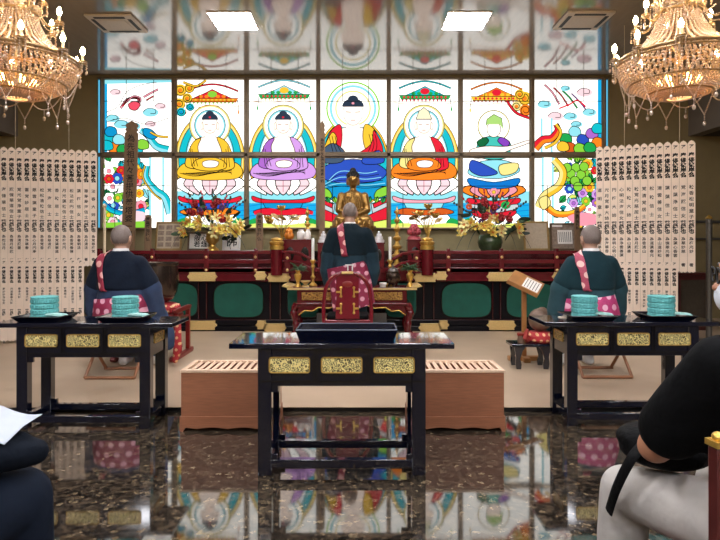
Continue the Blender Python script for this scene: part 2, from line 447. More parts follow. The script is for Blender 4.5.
PANES = {}
for ci, (x0, x1) in enumerate(COLS):
    for ri, (y0, y1) in enumerate((UP, LO)): PANES[(ci, ri)] = dict(r=(x0, y0, x1, y1), L=[])
def clip(poly, r):
    x0, y0, x1, y1 = r
    for ax, lim, sg in ((0, x0, 1), (0, x1, -1), (1, y0, 1), (1, y1, -1)):
        out = []
        for i in range(len(poly)):
            a, c = poly[i - 1], poly[i]
            ia, ic = (a[ax] - lim) * sg >= 0, (c[ax] - lim) * sg >= 0
            if ia != ic:
                t = (lim - a[ax]) / (c[ax] - a[ax]); out.append((a[0] + t * (c[0] - a[0]), a[1] + t * (c[1] - a[1])))
            if ic: out.append(c)
        poly = out
        if len(poly) < 3: return None
    return poly
def gp(ci, polys, col):
    """one layer of glass (a list of outlines) in column ci"""
    if polys and not isinstance(polys[0][0], (tuple, list)): polys = [polys]
    for ri in (0, 1):
        pn = PANES[(ci, ri)]
        ps = [q for q in (clip(list(p), pn['r']) for p in polys) if q]
        if ps: pn['L'].append((ps, col))
def line(ci, pts, w=.7, col=LEAD, closed=False):
    qs = []; w = max(w, .5) * 1.3
    n = len(pts)
    for i in range(n if closed else n - 1):
        a, c = pts[i], pts[(i + 1) % n]
        dx, dy = c[0] - a[0], c[1] - a[1]; l = math.hypot(dx, dy) or 1
        ux, uy = dx / l * w * .3, dy / l * w * .3; nx, ny = -dy / l * w / 2, dx / l * w / 2
        qs.append([(a[0] - ux + nx, a[1] - uy + ny), (c[0] + ux + nx, c[1] + uy + ny), (c[0] + ux - nx, c[1] + uy - ny), (a[0] - ux - nx, a[1] - uy - ny)])
    gp(ci, qs, col)
def el(cx, cy, rx, ry=None, n=28, a0=0, a1=360):
    ry = rx if ry is None else ry
    full = a1 - a0 >= 360
    return [(cx + rx * cos(R(a0 + (a1 - a0) * i / (n if full else n - 1))), cy - ry * sin(R(a0 + (a1 - a0) * i / (n if full else n - 1)))) for i in range(n)]
def sm(pts, k=4):
    """closed Catmull-Rom through pts"""
    out = []; n = len(pts)
    for i in range(n):
        p0, p1, p2, p3 = pts[i - 1], pts[i], pts[(i + 1) % n], pts[(i + 2) % n]
        for j in range(k):
            t = j / k
            out.append(tuple(.5 * (2 * p1[a] + (p2[a] - p0[a]) * t + (2 * p0[a] - 5 * p1[a] + 4 * p2[a] - p3[a]) * t * t + (3 * p1[a] - p0[a] - 3 * p2[a] + p3[a]) * t ** 3) for a in (0, 1)))
    return out
def so(pts, k=6):
    out = []; n = len(pts)
    for i in range(n - 1):
        p0, p1, p2, p3 = pts[max(i - 1, 0)], pts[i], pts[i + 1], pts[min(i + 2, n - 1)]
        for j in range(k):
            t = j / k
            out.append(tuple(.5 * (2 * p1[a] + (p2[a] - p0[a]) * t + (2 * p0[a] - 5 * p1[a] + 4 * p2[a] - p3[a]) * t * t + (3 * p1[a] - p0[a] - 3 * p2[a] + p3[a]) * t ** 3) for a in (0, 1)))
    return out + [pts[-1]]
def shape(ci, pts, col, smooth=True, w=.6):
    p = sm(pts) if smooth else pts
    gp(ci, p, col)
    if w: line(ci, p, w, LEAD, True)
def ribbon(ci, pts, w, col, edge=.6, scales=None):
    p = so(pts); n = len(p); l, r = [], []
    for i in range(n):
        a, c = p[max(i - 1, 0)], p[min(i + 1, n - 1)]
        dx, dy = c[0] - a[0], c[1] - a[1]; q = math.hypot(dx, dy) or 1
        ww = (w[0] + (w[1] - w[0]) * i / (n - 1)) / 2 if isinstance(w, tuple) else w / 2
        l.append((p[i][0] - dy / q * ww, p[i][1] + dx / q * ww)); r.append((p[i][0] + dy / q * ww, p[i][1] - dx / q * ww))
    quads = [[l[i], l[i + 1], r[i + 1], r[i]] for i in range(n - 1)]
    gp(ci, quads, col)
    if scales:
        gp(ci, [[l[i], l[i + 1], ((l[i + 1][0] + r[i + 1][0]) / 2, (l[i + 1][1] + r[i + 1][1]) / 2), ((l[i][0] + r[i][0]) / 2, (l[i][1] + r[i][1]) / 2)] for i in range(n - 1)], scales)
    if edge: line(ci, l, edge); line(ci, r, edge)
rnd = random.Random(3)
def flower(ci, x, y, r, c1, c2, n=8):
    pet = [el(x + r * .6 * cos(2 * pi * i / n), y + r * .6 * sin(2 * pi * i / n), r * .46, r * .46, 10) for i in range(n)]
    gp(ci, [[(x + (px_ - x) * 1.07, y + (py_ - y) * 1.07) for px_, py_ in q] for q in pet], LEAD)
    gp(ci, pet, c1); gp(ci, el(x, y, r * .5, n=12), LEAD); gp(ci, el(x, y, r * .42, n=12), c2)
def gleaf(ci, x, y, r, a, c):
    p = [(x, y)] + [(x + r * t * cos(a) - r * .35 * sin(pi * t) * sin(a) * s, y + r * t * sin(a) + r * .35 * sin(pi * t) * cos(a) * s) for s, ts in ((1, (.25, .5, .75, 1)), (-1, (.75, .5, .25))) for t in ts]
    gp(ci, p, c); line(ci, [(x, y), (x + r * cos(a), y + r * sin(a))] + p[::-1], .4)

for ci, (x0, x1) in enumerate(COLS):
    for y0, y1 in (UP, LO): gp(ci, [(x0, y0), (x1, y0), (x1, y1), (x0, y1)], WHITE)

def lotus(ci, cx, y, w, h, c=PINKP, c2=WHITE):
    n = 7
    for k in sorted(range(n), key=lambda i: -abs(i - 3)):
        t = (k - 3) / 3
        x = cx + t * w * .82
        p = [(x - w * .2, y), (x - w * .24 + t * 3, y + h * .45), (x - t * w * .25, y + h), (x + w * .24 + t * 3, y + h * .45), (x + w * .2, y)]
        shape(ci, p, c if k % 2 else c2, True, .8)
        line(ci, [(x, y + 1), (x - t * w * .2, y + h * .8)], .3, glass('c05a78', .8))
def canopy(ci, cx, y, cols, w=26):
    gp(ci, [(cx - w * .75, y + 6), (cx - w * .3, y + 1), (cx, y - 3), (cx + w * .3, y + 1), (cx + w * .75, y + 6)], cols[0])
    gp(ci, el(cx, y + 2, w * .18, 3.2), cols[2])
    gp(ci, [(cx - w, y + 6), (cx + w, y + 6), (cx + w * .92, y + 10), (cx - w * .92, y + 10)], cols[1])
    qs = [[(cx - w * .9 + i * w * .15, y + 10), (cx - w * .82 + i * w * .15, y + 10), (cx - w * .86 + i * w * .15, y + 13)] for i in range(12)]
    gp(ci, qs, cols[2])
    line(ci, [(cx - w, y + 6), (cx + w, y + 6)], .5); line(ci, [(cx - w * .92, y + 10), (cx + w * .92, y + 10)], .5)
    line(ci, [(cx - w * .75, y + 6), (cx - w * .3, y + 1), (cx, y - 3), (cx + w * .3, y + 1), (cx + w * .75, y + 6)], .5)
    gp(ci, [el(cx + k * w * .22, y + 4.2, 2.2, 1.6, 10) for k in (-2, -1, 1, 2)], cols[1]); gp(ci, [el(cx + k * w * .16, y + 8, 1.3, 1.2, 8) for k in range(-5, 6)], RED if cols[1] != ORA else YEL)
    ribbon(ci, [(cx - w * 1.0, y - 1), (cx - w * .5, y - 6), (cx, y - 8), (cx + w * .5, y - 6), (cx + w * 1.0, y - 1)], 1.4, cols[0], .35)
    line(ci, so([(cx - w * 1.2, y + 13), (cx - w * .6, y + 15), (cx, y + 13), (cx + w * .6, y + 15), (cx + w * 1.2, y + 13)]), .4, glass('e0a060', 1))
    for s in (-1, 1):
        line(ci, [(cx + s * w * .97, y + 8), (cx + s * w * 1.02, y + 18)], .4); gp(ci, el(cx + s * w * 1.02, y + 20, .9, 2.2, 10), cols[1])
def sea(ci, y, bank=True):
    x0, x1 = COLS[ci]
    gp(ci, [(x0, y), (x1, y), (x1, 228), (x0, 228)], SEA)
    gp(ci, [(x0, y), (x1, y), (x1, y - 12), (x0, y - 12)], CYL)
    for k in range(4): line(ci, so([(x0, y + 3 + 5 * k), (x0 + 18, y + 1 + 5 * k), (x0 + 40, y + 4 + 5 * k), (x1, y + 2 + 5 * k)]), .4, SEAD)
    if bank:
        gp(ci, sm([(x0 + 9, 230), (x0 + 11, 214), (x0 + 33, 211), (x1 - 11, 214), (x1 - 9, 230)]), WHITE); line(ci, sm([(x0 + 9, 230), (x0 + 11, 214), (x0 + 33, 211), (x1 - 11, 214), (x1 - 9, 230)]), .5)
        for k in range(5): line(ci, so([(x0 + 16 + 8 * k, 228), (x0 + 20 + 7 * k, 219), (x0 + 33, 212)]), .4)
        gp(ci, sm([(x0 - 2, 222), (x0 + 7, 218), (x0 + 12, 224), (x0 + 6, 231), (x0 - 2, 231)]), GRN); gp(ci, sm([(x1 + 2, 222), (x1 - 7, 218), (x1 - 12, 224), (x1 - 6, 231), (x1 + 2, 231)]), GRN)
        gp(ci, sm([(x0 - 2, 225), (x0 + 15, 223), (x0 + 34, 225), (x1 - 12, 223), (x1 + 2, 225), (x1 + 2, 230), (x0 - 2, 230)]), LIME)
        gp(ci, sm([(x0 - 2, 227), (x0 + 20, 226.5), (x1 - 20, 227), (x1 + 2, 226.5), (x1 + 2, 231), (x0 - 2, 231)]), YELP)
def buddha(ci, cx, robe, robe2, sleeve, top, base, halo=(YELP, CYL), hy=123, hat=None):
    # mandorla
    for rx, ry, c in ((35, 47, YEL), (33.4, 45.4, YELP), (31.5, 43, CY_), (24.5, 38, CYL), (23, 36, WHITE)):
        gp(ci, el(cx, 160, rx, ry, 40), c)
    for rx, ry in ((35, 47), (31.5, 43), (24.5, 38)): line(ci, el(cx, 160, rx, ry, 40), .55, LEAD, True)
    sea(ci, 203)
    for r, c in ((21, halo[0]), (18.6, WHITE), (16, halo[1]), (13.6, WHITE)):
        gp(ci, el(cx, hy + 2, r, n=32), c)
    line(ci, el(cx, hy + 2, 20.5, n=32), .5, LEAD, True); line(ci, el(cx, hy + 2, 15.5, n=32), .5, LEAD, True)
    # lap, sleeves, chest
    lap = [(cx - 33, 172), (cx - 27, 164), (cx - 12, 160), (cx, 161), (cx + 12, 160), (cx + 27, 163), (cx + 33, 171), (cx + 28, 178), (cx + 10, 180), (cx - 10, 180), (cx - 28, 178)]
    lotus(ci, cx, 178, 30, 17)
    shape(ci, lap, robe)
    for k in range(5): line(ci, so([(cx - 30 + 3 * k, 173), (cx - 14 + 3 * k, 176 - k), (cx + 6 + 3 * k, 172), (cx + 22, 166 + 2 * k)]), .45)
    shape(ci, [(cx - 9, 137), (cx + 9, 137), (cx + 17, 144), (cx + 16, 163), (cx, 166), (cx - 16, 163), (cx - 17, 144)], SKIN)
    shape(ci, [(cx - 9, 138), (cx - 17, 142), (cx - 23, 156), (cx - 24, 166), (cx - 13, 168), (cx - 11, 156), (cx - 12, 146)], robe2)
    shape(ci, [(cx + 7, 137), (cx + 17, 142), (cx + 23, 156), (cx + 24, 168), (cx + 10, 169), (cx + 12, 152)], sleeve)
    shape(ci, [(cx - 14, 160), (cx + 2, 157), (cx + 14, 161), (cx + 16, 168), (cx, 171), (cx - 16, 168)], robe)
    for k in range(3):
        line(ci, so([(cx - 20 + 2 * k, 146 + 3 * k), (cx - 19 + 2 * k, 156), (cx - 18 + 3 * k, 166)]), .4)
        line(ci, so([(cx + 18 - 2 * k, 146 + 3 * k), (cx + 19 - 2 * k, 157), (cx + 20 - 3 * k, 167)]), .4)
    shape(ci, [(cx - 7, 162), (cx + 1, 160), (cx + 9, 162), (cx + 6, 167), (cx - 5, 167)], SKIN, True, .4)
    # head
    shape(ci, [(cx - 5, 128), (cx + 5, 128), (cx + 5, 139), (cx, 141), (cx - 5, 139)], SKIN, False, 0)
    gp(ci, el(cx, 124, 7.6, 9), SKIN); line(ci, el(cx, 124, 7.6, 9), .4, glass('b8a090', 1), True)
    for s in (-1, 1): gp(ci, el(cx + s * 8, 126, 1.3, 4, 12), SKIN); line(ci, el(cx + s * 8, 126, 1.3, 4, 12), .3, glass('b8a090', 1), True)
    gp(ci, el(cx, 119.5, 8.4, 7.2, 20, 0, 180), top); gp(ci, el(cx, 113.5, 4, 3.2), top); gp(ci, el(cx, 117, 1.1, 1), RED)
    if hat: gp(ci, [(cx - 8, 119), (cx - 5, 111), (cx, 107), (cx + 5, 111), (cx + 8, 119)], hat); line(ci, [(cx - 8, 119), (cx - 5, 111), (cx, 107), (cx + 5, 111), (cx + 8, 119)], .4, LEAD, True)
    for s in (-1, 1): line(ci, [(cx + s * 2, 124.5), (cx + s * 5, 124.2)], .4, glass('8a7060', 1))
    line(ci, [(cx - 1.5, 130), (cx + 1.5, 130)], .4, glass('d07060', 1))
    # seat below the petals
    shape(ci, [(cx - 31, 196), (cx - 20, 199), (cx, 200), (cx + 20, 199), (cx + 31, 196), (cx + 27, 202), (cx, 204), (cx - 27, 202)], base[0])
    gp(ci, [(cx - 20, 203), (cx + 20, 203), (cx + 17, 209), (cx - 17, 209)], base[1]); line(ci, [(cx - 20, 203), (cx + 20, 203), (cx + 17, 209), (cx - 17, 209)], .5, LEAD, True)
    shape(ci, [(cx - 30, 212), (cx - 18, 208), (cx, 210), (cx + 18, 208), (cx + 30, 212), (cx + 18, 215), (cx - 18, 215)], base[2])

# columns 2, 3, 5, 6: figures on lotus seats
sea(5, 203)
def vortex(ci, x, y, r, c, c2):
    gp(ci, el(x, y, r), c)
    pts = [(x + r * (1 - t / 14) * cos(t), y + r * (1 - t / 14) * sin(t)) for t in [k * .45 for k in range(30)]]
    line(ci, pts, .6); gp(ci, el(x, y, r * .35, n=14), c2)
buddha(1, 209.5, YEL, YEL, YEL, HAIR, (RED, BLU, ORA))
buddha(2, 283, LAV, PUR, LAV, HAIR, (RED, CYD, RED))
line(2, so([(255, 213), (270, 210), (283, 212), (298, 210), (312, 213)]), 2.6, RED)
buddha(4, 424, ORA, YELP, RED, GREY, (glass('d8909c', 1.4), CYL, ORD), hat=glass('d9d2b0', 1.3))
canopy(1, 212, 92, (RED, ORA, GRL)); canopy(2, 284, 88, (CYL, GRN, YEL)); canopy(4, 425, 89, (CY_, GRN, RED)); canopy(5, 497, 90, (ORA, YEL, RED))
for x, y, r in ((180, 90, 6), (187, 98, 5), (179, 104, 6), (189, 88, 5)): vortex(1, x, y, r, YEL, ORA)
for x, y, r in ((181, 112, 4.5), (190, 107, 4)): vortex(1, x, y, r, CY_, CYD)
ribbon(1, [(183, 82), (196, 86), (206, 80)], 2, YEL, .4)
for x, y, r, c in ((525, 98, 7, YEL), (517, 106, 5, YELP), (526, 110, 6, ORA), (520, 94, 5, YEL)): vortex(5, x, y, r, c, ORA)
ribbon(5, [(507, 100), (516, 112), (530, 118)], 2.4, RED, .4)
# column 6: smaller seated figure in green and blue with a child-like lute pose
cx = 494
for r, c in ((16, YELP), (15, WHITE)): gp(5, el(cx, 126, r), c)
line(5, el(cx, 126, 16), .45, LEAD, True)
lotus(5, cx, 186, 27, 12, PINK, ORA)
shape(5, [(cx - 24, 168), (cx - 12, 161), (cx + 10, 160), (cx + 24, 166), (cx + 25, 172), (cx + 10, 178), (cx - 12, 178), (cx - 25, 174)], CYL)
shape(5, [(cx - 22, 160), (cx - 8, 165), (cx + 4, 173), (cx - 12, 176), (cx - 24, 170)], BLU)
shape(5, [(cx + 6, 165), (cx + 24, 163), (cx + 22, 172), (cx + 8, 175)], YELP)
shape(5, [(cx - 25, 178), (cx, 182), (cx + 25, 178), (cx + 22, 186), (cx, 189), (cx - 22, 186)], SEAD)
shape(5, [(cx - 9, 137), (cx + 8, 137), (cx + 17, 144), (cx + 12, 158), (cx - 12, 158), (cx - 17, 146)], glass('3fb0a4', 1.2))
shape(5, [(cx - 9, 137), (cx - 17, 142), (cx - 12, 147), (cx - 5, 141)], GRD); shape(5, [(cx + 8, 137), (cx + 16, 142), (cx + 12, 147), (cx + 4, 141)], PURD)
shape(5, [(cx - 24, 150), (cx - 8, 146), (cx + 14, 146), (cx + 34, 140), (cx + 35, 143), (cx + 16, 150), (cx + 2, 156), (cx - 20, 158)], SKIN)
gp(5, el(cx, 129, 7, 8), SKIN); line(5, el(cx, 129, 7, 8), .4, LEAD, True)
gp(5, [(cx - 8, 126), (cx - 7, 119), (cx, 114), (cx + 8, 118), (cx + 9, 126), (cx + 11, 132), (cx + 6, 124), (cx - 6, 124)], glass('9cc46c', 1.2)); line(5, [(cx - 8, 126), (cx - 7, 119), (cx, 114), (cx + 8, 118), (cx + 9, 126)], .5)
for i, c in enumerate((RED, GREY, RED)):
    shape(5, [(cx - 25 + 2 * i, 198 + 6 * i), (cx, 201 + 6 * i), (cx + 25 - 2 * i, 198 + 6 * i), (cx + 23 - 2 * i, 204 + 6 * i), (cx, 207 + 6 * i), (cx - 23 + 2 * i, 204 + 6 * i)], c)
gp(5, el(cx - 10, 205, 5, 4), GRN); gp(5, el(cx + 12, 205, 5, 4), GRN); gp(5, el(cx + 1, 207, 5, 3.5), BLU); flower(5, cx, 192, 4, PINK, YEL, 6)
# column 4: the large figure
cx = 353
sea(3, 214, False)
for rx, ry, c in ((36, 46, YEL), (34, 44, CY_), (27, 39, CYL), (25, 37, WHITE)): gp(3, el(cx, 163, rx, ry, 40), c)
for rx, ry in ((36, 46), (34, 44), (27, 39)): line(3, el(cx, 163, rx, ry, 40), .55, LEAD, True)
for r, c in ((27, GRL), (25.4, WHITE), (23.5, CYL), (21, WHITE), (18, YELP), (16.4, WHITE)): gp(3, el(cx, 108, r, n=40), c)
shape(3, [(cx - 35, 178), (cx - 25, 166), (cx, 160), (cx + 25, 166), (cx + 35, 178), (cx + 36, 196), (cx, 200), (cx - 36, 196)], CYD)
shape(3, [(cx - 34, 172), (cx - 20, 162), (cx, 159), (cx + 20, 162), (cx + 34, 172), (cx + 20, 182), (cx - 20, 182)], BLU)
for k in range(6): line(3, so([(cx - 34 + 2 * k, 190 - 2 * k), (cx - 12, 186 - 3 * k), (cx + 12, 188 - 3 * k), (cx + 34 - 2 * k, 186 - 3 * k)]), .5, CYL if k % 2 else LEAD)
shape(3, [(cx - 12, 128), (cx + 12, 128), (cx + 18, 140), (cx + 14, 156), (cx - 14, 156), (cx - 18, 140)], SKIN)
shape(3, [(cx - 13, 124), (cx - 23, 132), (cx - 28, 150), (cx - 15, 152), (cx - 11, 138)], RED)
shape(3, [(cx - 21, 132), (cx - 29, 148), (cx - 24, 151), (cx - 16, 140)], YEL)
shape(3, [(cx + 12, 124), (cx + 22, 130), (cx + 27, 150), (cx + 16, 154), (cx + 10, 140)], YEL)
shape(3, [(cx + 21, 130), (cx + 30, 151), (cx + 14, 158), (cx + 2, 156), (cx + 18, 144)], RED)
shape(3, [(cx - 30, 150), (cx - 20, 143), (cx - 8, 152), (cx - 12, 162), (cx - 30, 162)], SLATE); shape(3, [(cx + 10, 158), (cx + 26, 150), (cx + 31, 162), (cx + 12, 164)], BLU)
for k in range(3): line(3, so([(cx - 24 + 3 * k, 136), (cx - 22 + 3 * k, 144), (cx - 20 + 4 * k, 152)]), .45); line(3, so([(cx + 16 + 3 * k, 134), (cx + 18 + 3 * k, 144), (cx + 14 + 4 * k, 154)]), .45)
gp(3, el(cx, 112, 10, 13), SKIN); gp(3, [(cx - 6, 120), (cx + 6, 120), (cx + 7, 131), (cx - 7, 131)], SKIN); line(3, el(cx, 112, 10, 13), .45, glass('b8a090', 1), True)
for s in (-1, 1): gp(3, el(cx + s * 10.5, 114, 1.6, 5.5, 12), SKIN); line(3, [(cx + s * 2.5, 112), (cx + s * 7, 111.5)], .5, glass('8a7060', 1))
gp(3, el(cx, 106.5, 11, 8.5, 20, 0, 180), HAIR); gp(3, el(cx, 99, 5.2, 4), HAIR); gp(3, el(cx, 103, 1.4, 1.2), PINK); line(3, [(cx - 2, 120), (cx + 2, 120)], .5, glass('d07060', 1))
for s in (-1, 1):
    shape(3, [(cx + s * 36, 196), (cx + s * 18, 204), (cx + s * 20, 216), (cx + s * 36, 208)], GREY, False); shape(3, [(cx + s * 36, 206), (cx + s * 14, 216), (cx + s * 14, 228), (cx + s * 36, 228)], RED, False)
    shape(3, [(cx + s * 34, 198), (cx + s * 20, 204), (cx + s * 21, 208), (cx + s * 34, 202)], RED, False); shape(3, [(cx + s * 36, 186), (cx + s * 24, 190), (cx + s * 22, 198), (cx + s * 36, 194)], GRL)
    shape(3, [(cx + s * 36, 219), (cx + s * 20, 222), (cx + s * 20, 229), (cx + s * 36, 229)], LIME, False)
for k in range(10): gleaf(3, cx - 30 + 6.5 * k, 203, 7, -pi / 2 + (k - 4.5) * .12, GRN if k % 2 else GRL)
# columns 1 and 7: pillar with a dragon, flower garden, bird in the sky
def garden(ci, xa, xb, y0, y1, seed):
    q = random.Random(seed)
    for k in range(70):
        gleaf(ci, q.uniform(xa, xb), q.uniform(y0, y1), q.uniform(7, 12), q.uniform(0, 6.28), q.choice((GRN, GRL, GRD, CY_, LIME, CYL)))
    pal = ((RED, ORD), (ORA, YEL), (PINK, RED), (YEL, ORA), (PINKP, PINK), (PUR, YEL), (WHITE, PINK), (BLU, CYL), (GRL, YEL), (LAV, PUR))
    pts = []
    for k in range(140):
        x, y = q.uniform(xa + 3, xb - 3), q.uniform(y0 + 3, y1 - 3)
        if all(math.hypot(x - a, y - c) > 7.8 for a, c in pts):
            pts.append((x, y)); c1, c2 = q.choice(pal); flower(ci, x, y, q.uniform(4, 5.6), c1, c2, q.choice((6, 7, 8)))
def col_edge(ci, x0, x1):
    gp(ci, [(x0, 79), (x1, 79), (x1, 152), (x0, 152)], SEA)
col_edge(0, 103, 106.5); gp(0, [(104, 79), (171, 79), (171, 82), (104, 83.5)], CYL)
for x, y, r in ((112, 118, 7), (121, 124, 8), (133, 126, 7), (150, 112, 8), (160, 106, 6), (150, 124, 6), (115, 92, 6)):
    gp(0, el(x, y, r, r * .55), CYL if r > 6 else PINKP); line(0, so([(x - r, y), (x - r * .4, y - r * .5), (x + r * .5, y - r * .4), (x + r * .6, y + r * .1), (x, y + r * .15)]), .4)
garden(0, 105, 146, 162, 226, 5)
for x, y, c in ((108, 137, CY_), (113, 147, ORA), (110, 131, CYD), (106, 145, CY_), (122, 149, GRN), (136, 148, CY_), (118, 139, CYL), (142, 144, GRL), (130, 147, YEL)):
    shape(0, [(x - 6, y), (x - 2, y - 5), (x + 5, y - 3), (x + 6, y + 4), (x - 3, y + 5)], c)
for k, (c, w) in enumerate(((PINK, 2.2), (RED, 1.6), (BROWN, 1.0), (PINK, 1.4))): ribbon(0, [(120 + 2 * k, 108 - 2 * k), (127 + 2 * k, 99 - k), (137 + k, 98), (139, 106 - k)], w, c, .35)
ribbon(0, [(143, 97), (150, 93), (158, 89)], 1.8, PINK, .35); ribbon(0, [(146, 100), (153, 96)], 1.2, RED, .3); shape(0, [(128, 104), (134, 101), (140, 104), (136, 110), (130, 109)], glass('d8485c', 1.2))
line(0, so([(106, 112), (118, 106), (126, 92), (140, 85), (156, 82)]), .4); line(0, so([(106, 122), (124, 118), (146, 124), (168, 118)]), .35)
gp(0, [(152, 158), (165, 158), (165, 228), (152, 228)], WHITE); gp(0, [(150, 158), (152, 158), (152, 228), (150, 228)], CYL); gp(0, [(163, 158), (165, 158), (165, 228), (163, 228)], CYL)
ribbon(0, [(140, 130), (148, 136), (156, 146), (168, 150)], (5, 8), CY_, .6, CYL); shape(0, [(144, 128), (152, 130), (157, 137), (150, 139), (143, 134)], CYD); ribbon(0, [(150, 132), (158, 136), (168, 137)], 2, YEL, .4)
ribbon(0, [(148, 166), (147, 178), (156, 190), (166, 198), (171, 214)], (5, 8), CY_, .6, CYL); ribbon(0, [(146, 166), (144, 178), (153, 192), (162, 200)], 1.6, YEL, .3)
ribbon(0, [(104, 202), (112, 210), (128, 214), (146, 210)], 5, CYD, .5, CY_); gp(0, sm([(120, 217), (132, 211), (146, 213), (144, 221), (126, 223)]), PINKP)
gp(0, [(104, 223), (150, 221), (150, 229), (104, 229)], GRL)
# column 7
col_edge(6, 598.5, 603)
for k, (c, w) in enumerate(((PINK, 1.6), (RED, 1.2), (GRN, 1.4), (PUR, 1.0))): ribbon(6, [(545 + 9 * k, 84 + 3 * k), (553 + 9 * k, 92 + 3 * k), (560 + 9 * k, 104 + 2 * k)], w, c, .3)
line(6, so([(560, 108), (570, 104), (578, 100), (586, 106)]), 1.2, RED)
for x, y, r in ((545, 104, 7), (556, 116, 8), (571, 116, 7), (585, 92, 8), (590, 112, 7), (577, 124, 6), (566, 88, 5)):
    gp(6, el(x, y, r, r * .55), PINKP if r > 7 else CYL); line(6, so([(x - r, y), (x - r * .4, y - r * .5), (x + r * .5, y - r * .4), (x + r * .6, y + r * .1), (x, y + r * .15)]), .4)
garden(6, 562, 600, 160, 226, 11)
for x, y, c in ((566, 138, GRN), (575, 131, CYL), (583, 139, BLU), (592, 133, PUR), (598, 142, ORA), (570, 147, ORD), (580, 148, GRL), (590, 147, GRN), (598, 128, CY_), (563, 146, YEL)):
    shape(6, [(x - 6, y), (x - 2, y - 5), (x + 5, y - 3), (x + 6, y + 4), (x - 3, y + 5)], c)
for x, y in ((575, 168), (570, 174), (580, 175), (574, 181), (566, 168), (583, 167), (577, 187), (586, 181)): gp(6, el(x, y, 4.6, n=16), GRL); line(6, el(x, y, 4.6, n=16), .4, LEAD, True)
gp(6, [(541, 118), (553, 118), (553, 228), (541, 228)], WHITE); gp(6, [(541, 118), (543, 118), (543, 228), (541, 228)], CYL); gp(6, [(551, 118), (553, 118), (553, 228), (551, 228)], CYL)
ribbon(6, [(535, 148), (543, 140), (552, 138), (558, 130), (556, 124)], (9, 5), RED, .6, ORA); ribbon(6, [(556, 124), (561, 132), (556, 142), (545, 148)], 3, YEL, .4)
ribbon(6, [(553, 160), (562, 172), (558, 186), (544, 196), (538, 208)], (7, 9), YEL, .6, YELP); ribbon(6, [(545, 206), (556, 214), (572, 213), (584, 206)], (7, 5), YEL, .5, ORA)
shape(6, [(538, 200), (546, 196), (550, 204), (542, 210)], YELP); gp(6, sm([(566, 218), (578, 213), (592, 214), (600, 222), (580, 226)]), PINK)
# fine horizontal joints of the glass
for ci, (x0, x1) in enumerate(COLS):
    for y in (101, 186): line(ci, [(x0, y), (x1, y)], .3)
    for a, y0, y1 in ((x0 + 22, 79, 101), (x1 - 18, 79, 101), (x0 + 12, 186, 228)): line(ci, [(a, y0), (a, y1)], .25)

wn = 0
for (ci, ri), pn in sorted(PANES.items(), key=lambda kv: (kv[0][1], kv[0][0])):
    wn += 1
    me = bpy.data.meshes.new('stained_pane'); vs, fs, mi, slots = [], [], [], []
    d = 0.
    for polys, c in pn['L']:
        if c not in slots: slots.append(c)
        k = slots.index(c); d += .0003
        for p in polys:
            o = len(vs); vs += [(gx(x), GY - d, gz(y)) for x, y in p]
            for t in tessellate_polygon([[Vector((x, y, 0)) for x, y in p]]): fs.append(tuple(o + i for i in t)); mi.append(k)
    # the sheet has a back and edges of its own
    x0, y0, x1, y1 = pn['r']; sl = MB().box(gx(x0), gx(x1), GY + .001, GY + .012, gz(y1), gz(y0)); o = len(vs)
    vs += sl.v; fs += [tuple(i + o for i in f) for f in sl.f]; mi += [slots.index(WHITE)] * len(sl.f)
    me.from_pydata(vs, [], fs); me.polygons.foreach_set('material_index', mi)
    for c in slots: me.materials.append(GC[c])
    me.update()
    w = bpy.data.objects.new(f'window_{wn}', me); COL.objects.link(w); w['kind'] = 'structure'
    fr = MB(); e = 1.2
    X0, X1, Z0, Z1 = gx(x0), gx(x1), gz(y1), gz(y0); t = .022
    fr.box(X0 - t, X0, YB - .01, GY + .02, Z0 - t, Z1 + t).box(X1, X1 + t, YB - .01, GY + .02, Z0 - t, Z1 + t).box(X0, X1, YB - .01, GY + .02, Z0 - t, Z0).box(X0, X1, YB - .01, GY + .02, Z1, Z1 + t)
    f = obj('window_frame', fr, 'mullion', w)
    f['kind'] = 'structure'
mu = MB()
xs = [(COLS[i][1] + COLS[i + 1][0]) / 2 for i in range(6)]
for i, x in enumerate(xs): mu.box(gx(x) - .03, gx(x) + .03, YB - .05, YB + .06, WZ0, WZ1)
mu.box(WX0, WX1, YB - .05, YB + .06, gz(155) - .03, gz(155) + .03)
mu.box(WX0, WX1, YB - .04, YB + .06, WZ1 - .035, WZ1).box(WX0, WX1, YB - .07, YB + .06, WZ0, WZ0 + .03)
mu.box(gx(101.2), gx(103), YB - .05, YB + .06, WZ0, WZ1).box(gx(603), gx(605), YB - .05, YB + .06, WZ0, WZ1)
struct('trim_2', mu, 'mullion', bevel=.004)
for k, (a, c_) in enumerate(((97.5, 101.2), (605, 608.5))):  # narrow glowing strips: the side reveals' reflected window light, set as emission
    q = MB().box(gx(a), gx(c_), GY, GY + .012, WZ0, WZ1)
    struct(f'window_{15 + k}', q, GC[glass('59b8dd', 1.0)])
AX = -.1                                            # the hall's axis
